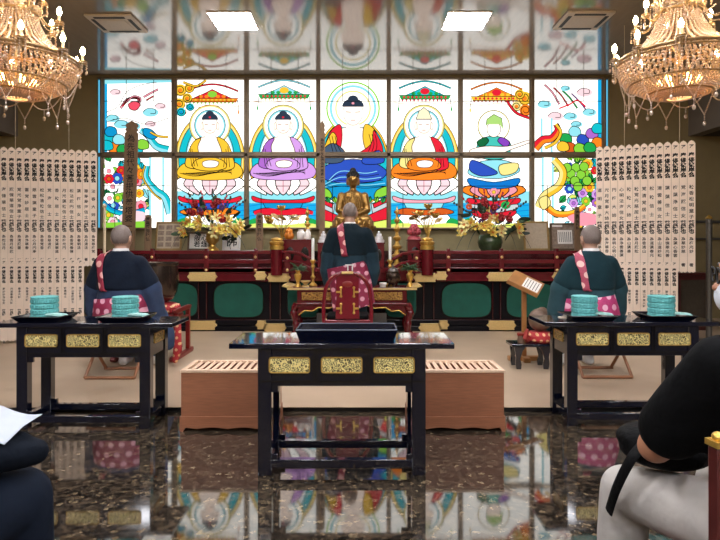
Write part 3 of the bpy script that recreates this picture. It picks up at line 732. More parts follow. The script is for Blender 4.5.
# ------------------------------------------------------------------ lacquer altar tables
def make_table(label):
    t = thing('lacquer_table', label, 'table', (0, 0, 0), 0)
    hw, lw, T, d = .616, .46, .727, .37
    obj('tabletop', MB().box(-hw, hw, 0, d, T - .03, T), 'black_lacquer', t, bevel=.004)
    y0, y1 = .012, d - .012
    for x in (-1, 1):
        for y in (y0, y1 - .06):
            xa = -lw if x < 0 else lw - .075
            obj('leg', MB().box(xa, xa + .075, y, y + .06, 0, T - .03), 'black_lacquer', t, bevel=.004)
    ap = MB()
    for y in (y0 + .006, y1 - .036): ap.box(-lw + .075, lw - .075, y, y + .03, .49, T - .03)
    for x in (-lw + .008, lw - .038): ap.box(x, x + .03, y0 + .06, y1 - .06, .49, T - .03)
    obj('apron', ap, 'black_lacquer', t, bevel=.003)
    mo = MB().box(-lw + .01, lw - .01, y0 - .003, y0 + .008, .515, .523)     # raised beads that frame the panels
    for x in (-.143, .143): mo.box(x - .012, x - .006, y0 - .002, y0 + .008, .52, T - .03).box(x + .006, x + .012, y0 - .002, y0 + .008, .52, T - .03)
    obj('panel_molding', mo, 'black_lacquer_edge', t)
    for s in (-1, 1):                              # stepped corners of the opening
        xi = s * (lw - .075)
        for y in (y0 + .01, y1 - .03):
            obj('corner_bracket', MB().box(min(xi, xi - s * .035), max(xi, xi - s * .035), y, y + .02, .455, .492), 'black_lacquer', t, bevel=.002)
            obj('corner_bracket', MB().box(min(xi, xi - s * .03), max(xi, xi - s * .03), y, y + .02, .083, .115), 'black_lacquer', t, bevel=.002)
    rl = MB()
    for y in (y0 + .008, y1 - .05): rl.box(-lw + .07, lw - .07, y, y + .04, .04, .085)
    for x in (-lw + .015, lw - .06): rl.box(x, x + .045, y0 + .05, y1 - .05, .04, .085)
    obj('bottom_rail', rl, 'black_lacquer', t, bevel=.003)
    def panel(mtx):
        p = MB(); n = 5; w, h, r = .11, .041, .012
        out = [(sx * (w - r) + r * cos(a), sz * (h - r) + r * sin(a)) for sx, sz, a0 in ((1, 1, 0), (-1, 1, pi / 2), (-1, -1, pi), (1, -1, 1.5 * pi)) for a in [a0 + pi / 2 * k / n for k in range(n + 1)]]
        p.prism(out, 'Y', -.008, 0); p.xf(mtx)
        f = obj('fretwork_panel', p, 'fret', t)
        q = MB(); pts = [mtx @ Vector((x, -.009, z)) for x, z in out]; q.tube(pts, .0035, 6, closed=True)
        obj('gilt_rim', q, 'gold', f)
    for x in (-.286, 0, .286): panel(Matrix.Translation((x, y0 + .004, .607)))
    for s in (-1, 1): panel(Matrix.Translation((s * (lw - .008), d / 2, .607)) @ Matrix.Rotation(s * pi / 2, 4, 'Z') @ Matrix.Scale(.8, 4))
    return t
tb = make_table('black lacquer altar table with three gilt panels, holding one long empty black tray')
tb.location = (AX, 2.95, 0)
LT, RT = (-1.90, 3.70), (1.905, 3.76)
dup(tb, (LT[0], LT[1], 0), 0, 'black lacquer table with gilt panels in front of the navy-robed seated priest')
dup(tb, (RT[0], RT[1], 0), 0, 'black lacquer table with gilt panels in front of the teal-robed seated priest')

def tray(name, label, cat, loc, w, d, h, flare, group=None, thick=.007):
    t = thing(name, label, cat, loc, 0, group)
    b = MB(); a, c = w / 2 - flare, d / 2 - flare
    b.box(-a, a, -c, c, 0, .006)
    o = [(-w / 2, -d / 2), (w / 2, -d / 2), (w / 2, d / 2), (-w / 2, d / 2)]; i = [(-a, -c), (a, -c), (a, c), (-a, c)]
    def ring(p, z, s): return [Vector((x - math.copysign(s, x), y - math.copysign(s, y), z)) for x, y in p]
    b.rings([ring(i, 0.0005, 0), ring(o, h, 0), ring(o, h, thick), ring(i, .006, thick)], closed=True, caps=False)
    obj('tray_body', b, 'black_lacquer', t, smooth=0)
    r = MB(); z = h; p = ring(o, z, thick / 2)
    for k in range(4): r.cyl(p[k], p[(k + 1) % 4], thick * .62, seg=8)
    obj('tray_rim', r, 'tray_edge_glint' if w > .5 else 'black_lacquer_edge', t)
    return t
tray('offering_tray', 'long empty black lacquer tray with flared sides on the center altar table', 'tray', (-.075, 3.14, .728), .57, .26, .062, .02)
M['rim_light'] = M['black_lacquer']

def incense_box(label, loc):
    t = thing('round_box', label, 'container', loc, 0, 'teal round boxes on the trays')
    b = MB(); r = .089; pr = [(0, 0), (r - .006, 0)]
    for k in range(4):
        z = k * .037
        pr += [(r - .004, z + .001), (r, z + .006), (r, z + .031), (r - .004, z + .036)]
    b.lathe(pr + [(r - .004, .148), (0, .148)], seg=32)
    obj('stacked_tiers', b, 'teal', t)
    l = MB().lathe([(r - .002, .149), (r + .002, .151), (r + .001, .158), (r - .006, .161), (r - .012, .159), (0, .159)], seg=32); l.v += []
    obj('lid', l, 'teal', t)
    lug = MB()
    for k in range(20):
        a = 2 * pi * k / 20
        for q in range(4): lug.cbox((cos(a) * r, sin(a) * r, q * .037 + .0185), (.004, .012, .02), (0, 0, a))
    obj('relief_pattern', lug, 'teal', t)
    return t
TZ = .728
def tray_set(x, y, w):
    tray('incense_tray', f'black flared tray under a teal box {w}', 'tray', (x, y, TZ), .33, .28, .034, .03, 'black trays on the side tables')
    incense_box(f'teal round stacked box {w}', (x - .015, y + .01, TZ + .007))
    t = obj('incense_dish', MB().box(-.062, .062, -.04, .04, 0, .008).box(-.056, .056, -.034, .034, .008, .014), 'pale_teal', bevel=.003, loc=(x + .098, y - .04, TZ + .037))
    t.rotation_euler = (0, R(4), R(-8))
    tag(t, f'flat pale teal lid on the tray {w}', 'lid', 'pale teal lids on the trays')
tray_set(*at(46, 300, 3.87).xy, 'on the gong-side table, before the memorial strips')
tray_set(*at(127, 300, 3.87).xy, 'directly in front of the navy-robed person')
tray_set(*at(587, 300, 3.92).xy, 'directly in front of the teal-robed person')
tray_set(*at(664, 300, 3.92).xy, 'on the table end nearest the masked person')
c = MB().box(-.022, .022, -.016, .016, 0, .001); c.mi = 1
tx = text_mb('15', .022, vertical=False); tx.m = [1] * len(tx.f); c.merge(tx, Matrix.Translation((0, -.008, .0015)))
o = obj('number_card', c, ['paper', 'ink'], smooth=0, loc=(*at(81, 320, 3.76).xy, TZ)); tag(o, 'small white number card lying on the table between two black trays', 'card')
o = obj('folded_note', MB().prism([(-.05, 0), (.04, .0), (.045, .006), (0, .011), (-.05, .004)], 'Y', -.03, .03), 'strip_paper', loc=(*at(566, 314, 3.98).xy, TZ)); tag(o, 'pinkish folded paper on the table corner nearest the lectern', 'paper')

# ------------------------------------------------------------------ slatted offering boxes
def offering_box(label, x, rz):
    t = thing('offering_box', label, 'box', (x, 3.67, 0), 0, 'slatted wooden offering boxes')
    w, d, h = .318, .32, .415
    b = MB(); n = 40
    out = [(-w, .10)]
    for k in range(n + 1):
        u = -w + 2 * w * k / n; e = abs(u) / w
        z = 0 if e > .9 else .028 * (.55 + .45 * abs(sin(u * pi / .21)))
        out.append((u, z))
    out.append((w, .10))
    fr = MB().prism(out, 'Y', -.008, .014); fr.prism(out, 'Y', d - .014, d + .008)
    for s in (-1, 1): fr.box(min(s * w, s * (w + .008)), max(s * w, s * (w + .008)), -.006, d + .006, 0, .10)
    obj('plinth', fr, 'box_wood', t)
    for y in (0, d - .018): b.box(-w, w, y, y + .018, .03, h - .018)
    for s in (-1, 1): b.box(s * w - (.018 if s > 0 else 0), s * w + (.018 if s < 0 else 0), .018, d - .018, .03, h - .018)
    b.box(-w + .018, w - .018, .018, d - .018, .03, .05)
    obj('body', b, 'box_wood', t, bevel=.002)
    r = MB().box(-w - .004, w + .004, -.004, .03, h - .018, h).box(-w - .004, w + .004, d - .03, d + .004, h - .018, h)
    for s in (-1, 1): r.box(min(s * (w + .004), s * (w - .03)), max(s * (w + .004), s * (w - .03)), .03, d - .03, h - .018, h)
    obj('top_frame', r, 'box_wood_pale', t, bevel=.002)
    sl = MB()
    for k in range(12):
        x_ = -w + .055 + k * (2 * w - .11) / 11
        sl.prism([(x_ - .015, h - .012), (x_, h - .002), (x_ + .015, h - .012), (x_, h - .03)], 'Y', .03, d - .03)
    obj('slat_grille', sl, 'box_wood_pale', t)
    pg = MB()
    for s in (-1, 1):
        for z in (.15, .24, .33): pg.cyl((s * (w - .012), -.002, z), (s * (w - .012), .004, z), .004, seg=8)
    obj('peg', pg, 'stool_wood', t)
    return t
offering_box('light wood slatted offering box standing beside the table of the navy-robed priest', -1.214 + .318, 0)
offering_box('light wood slatted offering box standing beside the table of the teal-robed priest', .977 - .318, 0)

# ------------------------------------------------------------------ altar at the back
Yf = 7.68; k_ = Yf / F
XA, XE = at(96, 0, Yf).x, at(604, 0, Yf).x
def az(py): return H + (CY - py) * k_
def ax_(px): return (px - CX) * k_
al = thing('altar', 'long black altar with green cloth panels, gilt fittings and a dark red railing', 'altar', (0, Yf, PZ))
L_ = lambda mb: mb.xf(Matrix.Translation((0, -Yf, -PZ)))
obj('cabinet_body', L_(MB().box(XA, XE, Yf + .05, 8.75, PZ, az(273))), 'altar_black', al)
obj('plinth', L_(MB().box(XA - .03, XE + .03, Yf - .03, 8.78, PZ, az(326)).box(XA, XE, Yf, Yf + .06, az(326), az(320))), 'altar_black', al, bevel=.01)
obj('deck', L_(MB().box(XA - .03, XE + .03, Yf - .04, 8.78, az(273), az(268)).box(XA, XE, Yf - .02, Yf + .06, az(281), az(273))), 'red_lacquer', al, bevel=.006)
obj('back_shelf', L_(MB().box(XA, XE, 8.16, 8.75, az(268), 1.165)), 'dark_red_lacquer', al, bevel=.006)
bays = [(107, 25), (172, 25), (238, 25), (303, 16), (401, 16), (467, 25), (532, 25), (592, 18)]
for cx_, hw_ in bays:
    zt, zb = az(283), az(318); x0, x1 = ax_(cx_ - hw_), ax_(cx_ + hw_); rr = .16; xm, zm = (x0 + x1) / 2, (zt + zb) / 2
    def sup(n_, s=1.0): return [(xm + (x1 - x0) / 2 * s * math.copysign(abs(cos(a)) ** (2 / n_), cos(a)), zm + (zt - zb) / 2 * s * math.copysign(abs(sin(a)) ** (2 / n_), sin(a)) * (1.0)) for a in [2 * pi * i / 48 for i in range(48)]]
    p = sup(4.2)
    p = [(x, z if z < zm else zm + (z - zm) * (1 - .12 * abs((x - xm) / ((x1 - x0) / 2)) ** 4)) for x, z in p]
    obj('cloth_panel', L_(MB().prism(p, 'Y', Yf + .035, Yf + .06)), 'green_cloth', al)
    obj('panel_rim', L_(MB().tube([(x, Yf + .036, z) for x, z in p], .008, 6, closed=True)), 'black_lacquer_edge', al)
st = MB()
for px in (68, 79, 140, 147, 198, 206, 270, 280, 322, 382, 424, 434, 493, 501, 558, 566): st.box(ax_(px) - .007, ax_(px) + .007, Yf + .02, Yf + .05, az(321), az(281))
st.box(XA, XE, Yf + .02, Yf + .05, az(282), az(280)).box(XA, XE, Yf + .02, Yf + .05, az(320.5), az(319.5))
obj('red_molding', L_(st), 'dark_red_lacquer', al)
def fitting(px, py, w, h):
    x, z = ax_(px), az(py); w *= k_ / 2; h *= k_ / 2
    p = [(x - w, z), (x - w + h * .5, z + h * .55), (x - w + h * .45, z + h), (x + w - h * .45, z + h), (x + w - h * .5, z + h * .55), (x + w, z), (x + w - h * .5, z - h * .55), (x + w - h * .45, z - h), (x - w + h * .45, z - h), (x - w + h * .5, z - h * .55)]
    obj('gilt_fitting', L_(MB().prism(p, 'Y', Yf - .05, Yf + .05)), 'pale_gold', al, bevel=.004)
for px in (140, 203, 501, 566):
    fitting(px, 276.5, 30, 9); fitting(px, 325, 29, 9)
for px, py, w_ in ((279, 277.5, 24), (261, 275.5, 13), (425, 277.5, 24), (441, 275.5, 13), (275, 327.5, 24), (262, 324.5, 12), (430, 327.5, 24), (443, 324.5, 12)): fitting(px, py, w_, 8.5)
# railing
def rail_part(x0, x1):
    r = MB()
    r.box(x0, x1, Yf - .035, Yf + .025, az(254), az(250.5)).box(x0, x1, Yf - .025, Yf + .015, az(263.5), az(259.5)).box(x0, x1, Yf - .04, Yf + .03, az(272.5), az(267.5))
    obj('railing', L_(r), 'red_lacquer', al, bevel=.006)
rail_part(XA, ax_(277)); rail_part(ax_(427), XE)
for px in (100, 153, 207, 256, 448, 501, 556, 602):
    x = ax_(px); obj('rail_post', L_(MB().box(x - .035, x + .035, Yf - .045, Yf + .035, az(273), az(251)).box(x - .022, x + .022, Yf - .05, Yf + .03, az(251), az(248.5))), 'red_lacquer', al, bevel=.006)
    s = MB()
    for z in (az(257), az(270)): s.sph((x, Yf - .047, z), (.02, .014, .02), 12, 7)
    obj('gilt_stud', L_(s), 'pale_gold', al)
for px in (277, 427):
    x = ax_(px); y = Yf - .02
    obj('newel_post', L_(MB().lathe([(.0, az(275)), (.09, az(275)), (.09, az(249)), (0, az(249))], (x, y, 0), 24)), 'red_lacquer', al)
    cp = [(0, az(249.5)), (.1, az(249.5)), (.1, az(246)), (.085, az(245.5)), (.1, az(244)), (.105, az(242)), (.09, az(241)), (.075, az(240.6)), (.088, az(239.6)), (.08, az(238.4)), (.03, az(237.6)), (0, az(237))]
    obj('gilt_cap', L_(MB().lathe(cp, (x, y, 0), 20)), 'gold', al)
    s = 1 if px < 352 else -1
    g = MB()
    for dz in (0, 9):
        g.tube([(x + s * k_ * a, y - .0 - b_, az(c_ + dz)) for a, b_, c_ in ((6, 0, 252), (16, .08, 252.2), (26, .16, 254), (34, .24, 258), (42, .3, 262))], [.026, .026, .025, .022, .018], 10)
    g.box(min(x + s * .12, x + s * .2), max(x + s * .12, x + s * .2), y - .07, y, az(273), az(252))
    obj('curved_handrail', L_(g), 'red_lacquer', al)
    q = MB()
    for z in (az(258), az(270)): q.sph((x + s * .16, y - .075, z), (.022, .016, .022), 12, 7)
    obj('gilt_stud', L_(q), 'pale_gold', al)
# steps down from the altar, in the gap between the newel posts
obj('step', L_(MB().box(ax_(318), ax_(386), Yf - .3, Yf + .0, PZ, PZ + .3)), 'black_lacquer', al, bevel=.006)

# ------------------------------------------------------------------ gilded statue
SY = 8.42; sp = SY / F
stt = thing('buddha_statue', 'gilded seated statue on a lotus base behind the standing priest', 'statue', ((353 - CX) * sp, SY, 1.167))
zb = H + (CY - 228) * sp - 1.167
def sZ(py): return H + (CY - py) * sp - 1.167
pd = MB().lathe([(0, 0), (.34, 0), (.34, .05), (.28, .08), (.22, .12), (.22, .2), (.3, .26), (.32, .3), (0, .3)], seg=8)
obj('pedestal', pd, 'bronze_gold', stt)
lp = MB()
for ring_, (r0, z0, n_, tl) in enumerate(((.26, .30, 16, .5), (.3, .34, 18, .1), (.3, .27, 16, 1.2))):
    for k in range(n_):
        a = 2 * pi * (k + .5 * (ring_ % 2)) / n_
        m_ = Matrix.Translation((cos(a) * r0, sin(a) * r0 * .8, z0 + .05)) @ Matrix.Rotation(a, 4, 'Z') @ Matrix.Rotation(tl * .6, 4, 'Y')
        lp.sph((0, 0, 0), (.03, .06, .085), 8, 6, mtx=m_)
obj('lotus_petals', lp, 'bronze_gold', stt)
zl = .36; hs = sZ(176) - .0                       # head centre
bb = MB()
bb.sph((0, 0, zl + .1), (.27, .2, .1)); bb.cap((-.2, -.06, zl + .1), .1, (.06, -.17, zl + .09), .075); bb.cap((.2, -.06, zl + .1), .1, (-.06, -.17, zl + .09), .075)
bb.loft([((0, 0, zl + .05), .19, .14), ((0, 0, zl + .25), .15, .11), ((0, 0, zl + .42), .18, .11), ((0, 0, zl + .52), .17, .1), ((0, .0, zl + .57), .07, .07)], 20)
for s in (-1, 1):
    bb.cap((s * .18, 0, zl + .49), .062, (s * .225, -.03, zl + .27), .055); bb.cap((s * .225, -.03, zl + .27), .055, (s * .05, -.17, zl + .19), .035)
bb.cap((0, 0, zl + .53), .05, (0, 0, zl + .64), .05)
hz = zl + .74
bb.sph((0, -.005, hz), (.092, .1, .12), 20, 14); bb.sph((0, -.03, hz - .06), (.07, .07, .06)); bb.cap((0, -.1, hz + .01), .01, (0, -.115, hz - .025), .016)
for s in (-1, 1): bb.sph((s * .095, .005, hz - .03), (.014, .025, .065))
bb.sph((0, -.19, zl + .17), (.07, .04, .025))
blob('figure', bb, 'bronze_gold', stt, .014, 3)
hb = MB().sph((0, .012, hz + .045), (.1, .108, .095), 20, 12).sph((0, .015, hz + .145), (.05, .05, .05), 16, 10)
for k in range(60):
    a = k * 2.4; z = 1 - k / 60 * .85; rr = math.sqrt(max(0, 1 - z * z)); hb.sph((.1 * rr * cos(a), .012 + .108 * rr * sin(a), hz + .045 + .095 * z), .012, 6, 4)
obj('hair', hb, 'hair_black', stt)
rb = MB()
for s in (-1, 1):
    for k in range(4): rb.tube([(s * (.02 + .03 * k), -.115 - .004 * k, zl + .5 - .01 * k), (s * (.05 + .03 * k), -.13, zl + .36 - .03 * k), (s * .01, -.145, zl + .25 - .02 * k)], .008, 6)
obj('robe_folds', rb, 'bronze_gold', stt)

# ------------------------------------------------------------------ boards and small furniture on the altar
def board(label, px0, px1, py0, py1, Y, lean=0, txt='南無大師遍照金剛', scal=True, base=None):
    a = at(px0, py1, Y); b_ = at(px1, py0, Y); wd = b_.x - a.x; h = b_.z - a.z if base is None else b_.z - base
    zz = a.z if base is None else base
    o_ = [(-wd / 2, 0), (wd / 2, 0), (wd / 2, h * .9)]
    for z_, f_ in ((.915, .75), (.93, 1), (.945, .75), (.96, 1), (.975, .75)): o_.append((wd / 2 * f_, h * z_))
    o_ += [(0, h)] + [(-wd / 2 * f_, h * z_) for z_, f_ in ((.975, .75), (.96, 1), (.945, .75), (.93, 1), (.915, .75))] + [(-wd / 2, h * .9)]
    mb = MB().prism(o_, 'Y', -.012, .012)
    t_ = text_mb(list(txt), min(wd * .62, h * .8 / len(txt)), .0012, space=1.0); t_.m = [1] * len(t_.f)
    zt = h * .84
    mb.merge(t_, Matrix.Translation((0, -.0135, zt)) @ Matrix.Rotation(pi / 2, 4, 'X'))
    t = obj('memorial_board', mb, ['board_wood', 'ink'], smooth=0, loc=((a.x + b_.x) / 2, Y, zz + .006)); t.rotation_euler = (0, R(lean), 0)
    return tag(t, label, 'wooden board')
SH = 1.167
board('tall notched wooden memorial board leaning before the garden window near the navy-robed priest', 121.5, 134.5, 121, 232, 8.2, 1.8, '為先祖代々菩提供養塔婆一切', base=SH)
board('tall thin wooden memorial board standing before the window beside the gilded statue', 319.5, 325, 121, 236, 8.34, 0, '為先祖代々菩提供養塔婆一切', base=SH)
board('short dark wooden memorial board beside the framed picture near the navy-robed priest', 144.5, 151, 215, 250, 8.2, 1, '南無阿弥陀仏', base=SH)
board('short dark wooden memorial board between the white calligraphy and the gold lotus stand', 256, 263, 213, 248, 8.25, 0, '南無阿弥陀仏', base=SH)
board('slim wooden memorial board behind the teal-robed priest, beside the framed certificate', 574.5, 579.5, 207, 250, 8.18, 0, '南無阿弥陀仏', base=SH)

def framed(name, label, px0, px1, py0, py1, Y, fr='frame_wood', inner='paper', glyphs=None, cat='picture', grid=False, lean=10, mat_w=.03):
    a = at(px0, py1, Y); b_ = at(px1, py0, Y); wd, h = b_.x - a.x, b_.z - SH
    t = thing(name, label, cat, ((a.x + b_.x) / 2, Y, SH + .007)); t.rotation_euler = (R(-lean), 0, 0)
    f_ = MB(); e = .028
    f_.box(-wd / 2, wd / 2, 0, .025, 0, e).box(-wd / 2, wd / 2, 0, .025, h - e, h).box(-wd / 2, -wd / 2 + e, 0, .025, e, h - e).box(wd / 2 - e, wd / 2, 0, .025, e, h - e)
    obj('frame', f_, fr, t, bevel=.004)
    p = MB().box(-wd / 2 + e, wd / 2 - e, .01, .02, e, h - e)
    mt = [inner, 'ink', 'frame_gold', 'print_brown']
    if mat_w: p.mi = 0
    if grid:
        p.mi = 3
        for i in range(3):
            for j in range(4):
                x_ = -wd * .3 + wd * .3 * i; z_ = h * .2 + h * .2 * j; p.cbox((x_, .009, z_), (wd * .22, .003, h * .15))
    if glyphs:
        for g_, x_, sz in glyphs:
            tt = text_mb(list(g_), sz, .002, space=1.0); tt.m = [1] * len(tt.f); p.merge(tt, Matrix.Translation((x_, .008, h * .5 + sz * (len(g_) / 2 - .85))) @ Matrix.Rotation(pi / 2, 4, 'X'))
    obj('picture_sheet', p, mt, t, smooth=0)
    return t
framed('framed_picture', 'brown framed grid of small pictures beside the tall notched board', 154.5, 181, 221.5, 250, 8.46, 'frame_gold', 'print_tan', grid=True)
framed('framed_calligraphy', 'white calligraphy sheet in dark frame, behind the flowers on the gong side', 187, 210, 232, 250, 8.4, 'frame_wood', 'paper', [('般若', -.03, .1), ('心経', .08, .1)])
framed('framed_calligraphy', 'small white calligraphy board with one dark character beside the gold flower vase', 222, 240, 232, 250, 8.4, 'white_cloth', 'paper', [('佛', 0, .19)])
framed('framed_picture', 'large gold framed print beside the flowers near the teal-robed priest', 524.5, 550, 221, 249.5, 8.46, 'frame_gold', 'print_tan', grid=False)
framed('framed_certificate', 'brown framed certificate with a pale sheet, just behind the teal-robed priest', 551, 580, 223, 249.5, 8.46, 'frame_wood', 'print_brown', lean=8)
ce = at(565, 236, 8.3)
o = bpy.data.objects['framed_certificate']
q = MB().box(-.11, .12, .006, .009, .1, .32); q.mi = 1
for k in range(7): q.box(-.09 + .03 * k, -.082 + .03 * k, .004, .006, .13, .29)
obj('certificate_sheet', q, ['paper', 'ink'], o, smooth=0); obj('caption_slip', MB().box(-.19, -.03, .003, .008, .37, .4), 'paper', o)

def red_stand(name, label, px0, px1, py0, py1, Y, legs=True, base=SH):
    a = at(px0, py1, Y); b_ = at(px1, py0, Y); wd, h = b_.x - a.x, b_.z - base
    t = thing(name, label, 'stand', ((a.x + b_.x) / 2, Y, base))
    d_ = min(wd, .26) / 2
    obj('stand_top', MB().box(-wd / 2 - .01, wd / 2 + .01, -d_ - .01, d_ + .01, h - .02, h), 'red_lacquer', t, bevel=.004)
    o_ = MB().box(-wd / 2, wd / 2, -d_, d_, 0, h - .02)
    obj('stand_body', o_, 'red_lacquer', t, bevel=.004)
    n_ = max(1, round(wd / .2)); hh = MB()
    for k in range(n_): hh.sph((-wd / 2 + wd * (k + .5) / n_, -d_ - .001, h * .48), (wd / n_ * .27, .004, h * .26), 20, 6)
    obj('oval_opening', hh, 'black_lacquer_edge', t)
    return t
RS1 = red_stand('offering_stand', 'red lacquer offering stand holding the orange gourd and white vessels', 284, 313, 239.5, 256, 8.0, base=.93)
red_stand('offering_stand', 'red lacquer offering stand holding the pink lotus stand beside the capped post', 407, 422, 239.5, 253, 8.0, base=.93)
red_stand('cake_stand', 'small red gilt-edged cake stand in front of the gold pagoda by the candle', 373.5, 384, 242.5, 256, 8.0, base=.93)
red_stand('cake_stand', 'small red cake stand mostly hidden behind the standing priest', 318, 329, 242.5, 256, 8.0, base=.93)
for px, lb in ((379, 'stepped white pile of offering cakes beside the white candle and pagoda'), (323.5, 'stepped white pile of offering cakes beside the standing priest shoulder')):
    z0 = at(0, 242.5, 8.0).z; m_ = MB()
    for i, r_ in enumerate((.075, .055, .035)): m_.lathe([(0, i * .045), (r_, i * .045), (r_ + .004, i * .045 + .02), (r_, i * .045 + .043), (0, i * .045 + .043)], seg=12)
    m_.sph((0, 0, .15), .02, 8, 6)
    tag(obj('offering_cake', m_, 'wax_white', loc=(at(px, 0, 8.0).x, 8.0, z0)), lb, 'cakes')
z0 = at(0, 239.5, 8.0).z
g = thing('offering_gourd', 'orange gourd-shaped offering on the red stand', 'gourd', (at(289, 0, 8.0).x, 8.0, z0))
gb = MB()
for k in range(8): a = k * pi / 4; gb.sph((cos(a) * .03, sin(a) * .03, .055), (.045, .045, .055), 10, 7)
blob('gourd_body', gb, 'pumpkin', g, .008, 2); obj('gourd_top', MB().lathe([(.05, .1), (.055, .12), (.04, .15), (.015, .165), (.01, .19), (0, .195)], seg=12), 'pumpkin', g)
for px, w_ in ((301, .06), (308, .045)):
    v = MB().lathe([(0, 0), (w_ * .8, 0), (w_, .02), (w_, .1), (w_ * .6, .13), (w_ * .7, .15), (0, .15)], seg=14)
    tag(obj('offering_vessel', v, 'paper', loc=(at(px, 0, 7.97).x, 7.97, z0)), 'wide white vessel next to the orange gourd' if px == 301 else 'slim white vessel nearest the candle on the red stand', 'vessel')
t = thing('lotus_stand', 'pink-red lotus bud stand on the red box by the capped post', 'ornament', (at(414, 0, 8.0).x, 8.0, z0))
obj('base', MB().lathe([(0, 0), (.1, 0), (.09, .04), (.05, .06), (.05, .09), (0, .09)], seg=12), 'pink_red', t)
pm = MB()
for r0, z_, n_ in ((.075, .11, 8), (.05, .15, 6), (.03, .19, 5)):
    for k in range(n_): a = 2 * pi * k / n_ + z_ * 20; pm.sph((cos(a) * r0, sin(a) * r0, z_), (.03, .03, .045), 8, 6)
obj('petals', pm, 'pink_red', t)

def pagoda(label, px, py0, py1, Y, base):
    h = at(0, py0, Y).z - base
    t = thing('pagoda_lantern', label, 'ornament', (at(px, 0, Y).x, Y, base))
    pr = [(0, 0), (.085, 0), (.085, .03), (.04, .06), (.03, .1)]
    n_ = 5
    for i in range(n_):
        z = .12 + (h - .25) * i / n_; s = 1 - .13 * i; dz = (h - .25) / n_
        pr += [(.03 * s, z), (.075 * s, z + dz * .25), (.08 * s, z + dz * .45), (.045 * s, z + dz * .6), (.028 * s, z + dz * .95)]
    pr += [(.02, h - .12), (.035, h - .08), (.012, h - .05), (.006, h), (0, h)]
    obj('tiered_body', MB().lathe(pr, seg=12), 'gold', t)
    return t
pagoda('tall tiered gold pagoda ornament between the white candle and pink lotus stand', 397, 206, 255, 7.95, .93)
pagoda('tiered gold pagoda ornament above the red stand beside the white vessels', 307.5, 207, 232, 8.27, 1.167)

def gold_lotus(label, px, pys, Y, base, seed):
    q = random.Random(seed); x = at(px, 0, Y).x; t = thing('gold_lotus_arrangement', label, 'ornament', (x, Y, base)); h = at(0, pys, Y).z - base
    obj('vase', MB().lathe([(0, 0), (.06, 0), (.05, .03), (.03, .06), (.06, .12), (.075, .15), (.06, .17), (0, .165)], seg=16), 'bronze', t)
    for k in range(9):
        a = q.uniform(-1, 1) * 1.0; l = h * q.uniform(.75, 1) if k else h; dx = sin(a) * .3 * (0 if k == 0 else 1); dy = q.uniform(-.1, .1)
        tip = Vector((dx, dy, l if k == 0 else .15 + (l - .15) * (1 - abs(dx) * .9)))
        s = MB().tube(so3([(0, 0, .15), (dx * .3, dy * .4, .15 + (tip.z - .15) * .6), tuple(tip)]), .006, 6)
        so_ = obj('stem', s, 'gold', t)
        f_ = MB()
        if k % 3 == 0:
            for j in range(8): b_ = 2 * pi * j / 8; f_.sph((0, 0, 0), (.022, .012, .05), 8, 5, mtx=Matrix.Translation(tip + Vector((cos(b_) * .035, sin(b_) * .035, .01))) @ Matrix.Rotation(b_, 4, 'Z') @ Matrix.Rotation(.6, 4, 'Y'))
            f_.sph(tip, (.025, .025, .02), 8, 5)
        else:
            f_.sph((0, 0, 0), (.075, .06, .012), 14, 6, mtx=Matrix.Translation(tip) @ Euler((q.uniform(-.6, .6), q.uniform(-.6, .6), 0)).to_matrix().to_4x4())
        obj('lotus_flower' if k % 3 == 0 else 'lotus_leaf', f_, 'pale_gold' if k % 3 else 'gold', t)
def so3(pts, k=6):
    out = []; n = len(pts)
    for i in range(n - 1):
        p0, p1, p2, p3 = [Vector(pts[j]) for j in (max(i - 1, 0), i, i + 1, min(i + 2, n - 1))]
        for j in range(k):
            u = j / k; out.append(.5 * (2 * p1 + (p2 - p0) * u + (2 * p0 - 5 * p1 + 4 * p2 - p3) * u * u + (3 * p1 - p0 - 3 * p2 + p3) * u ** 3))
    return out + [Vector(pts[-1])]
gold_lotus('gold lotus flowers and leaves above the capped post on the gong side', 282, 209, 8.3, SH, 4)
gold_lotus('gold lotus flowers and leaves above the capped post on the lectern side', 428, 207, 8.3, SH, 9)

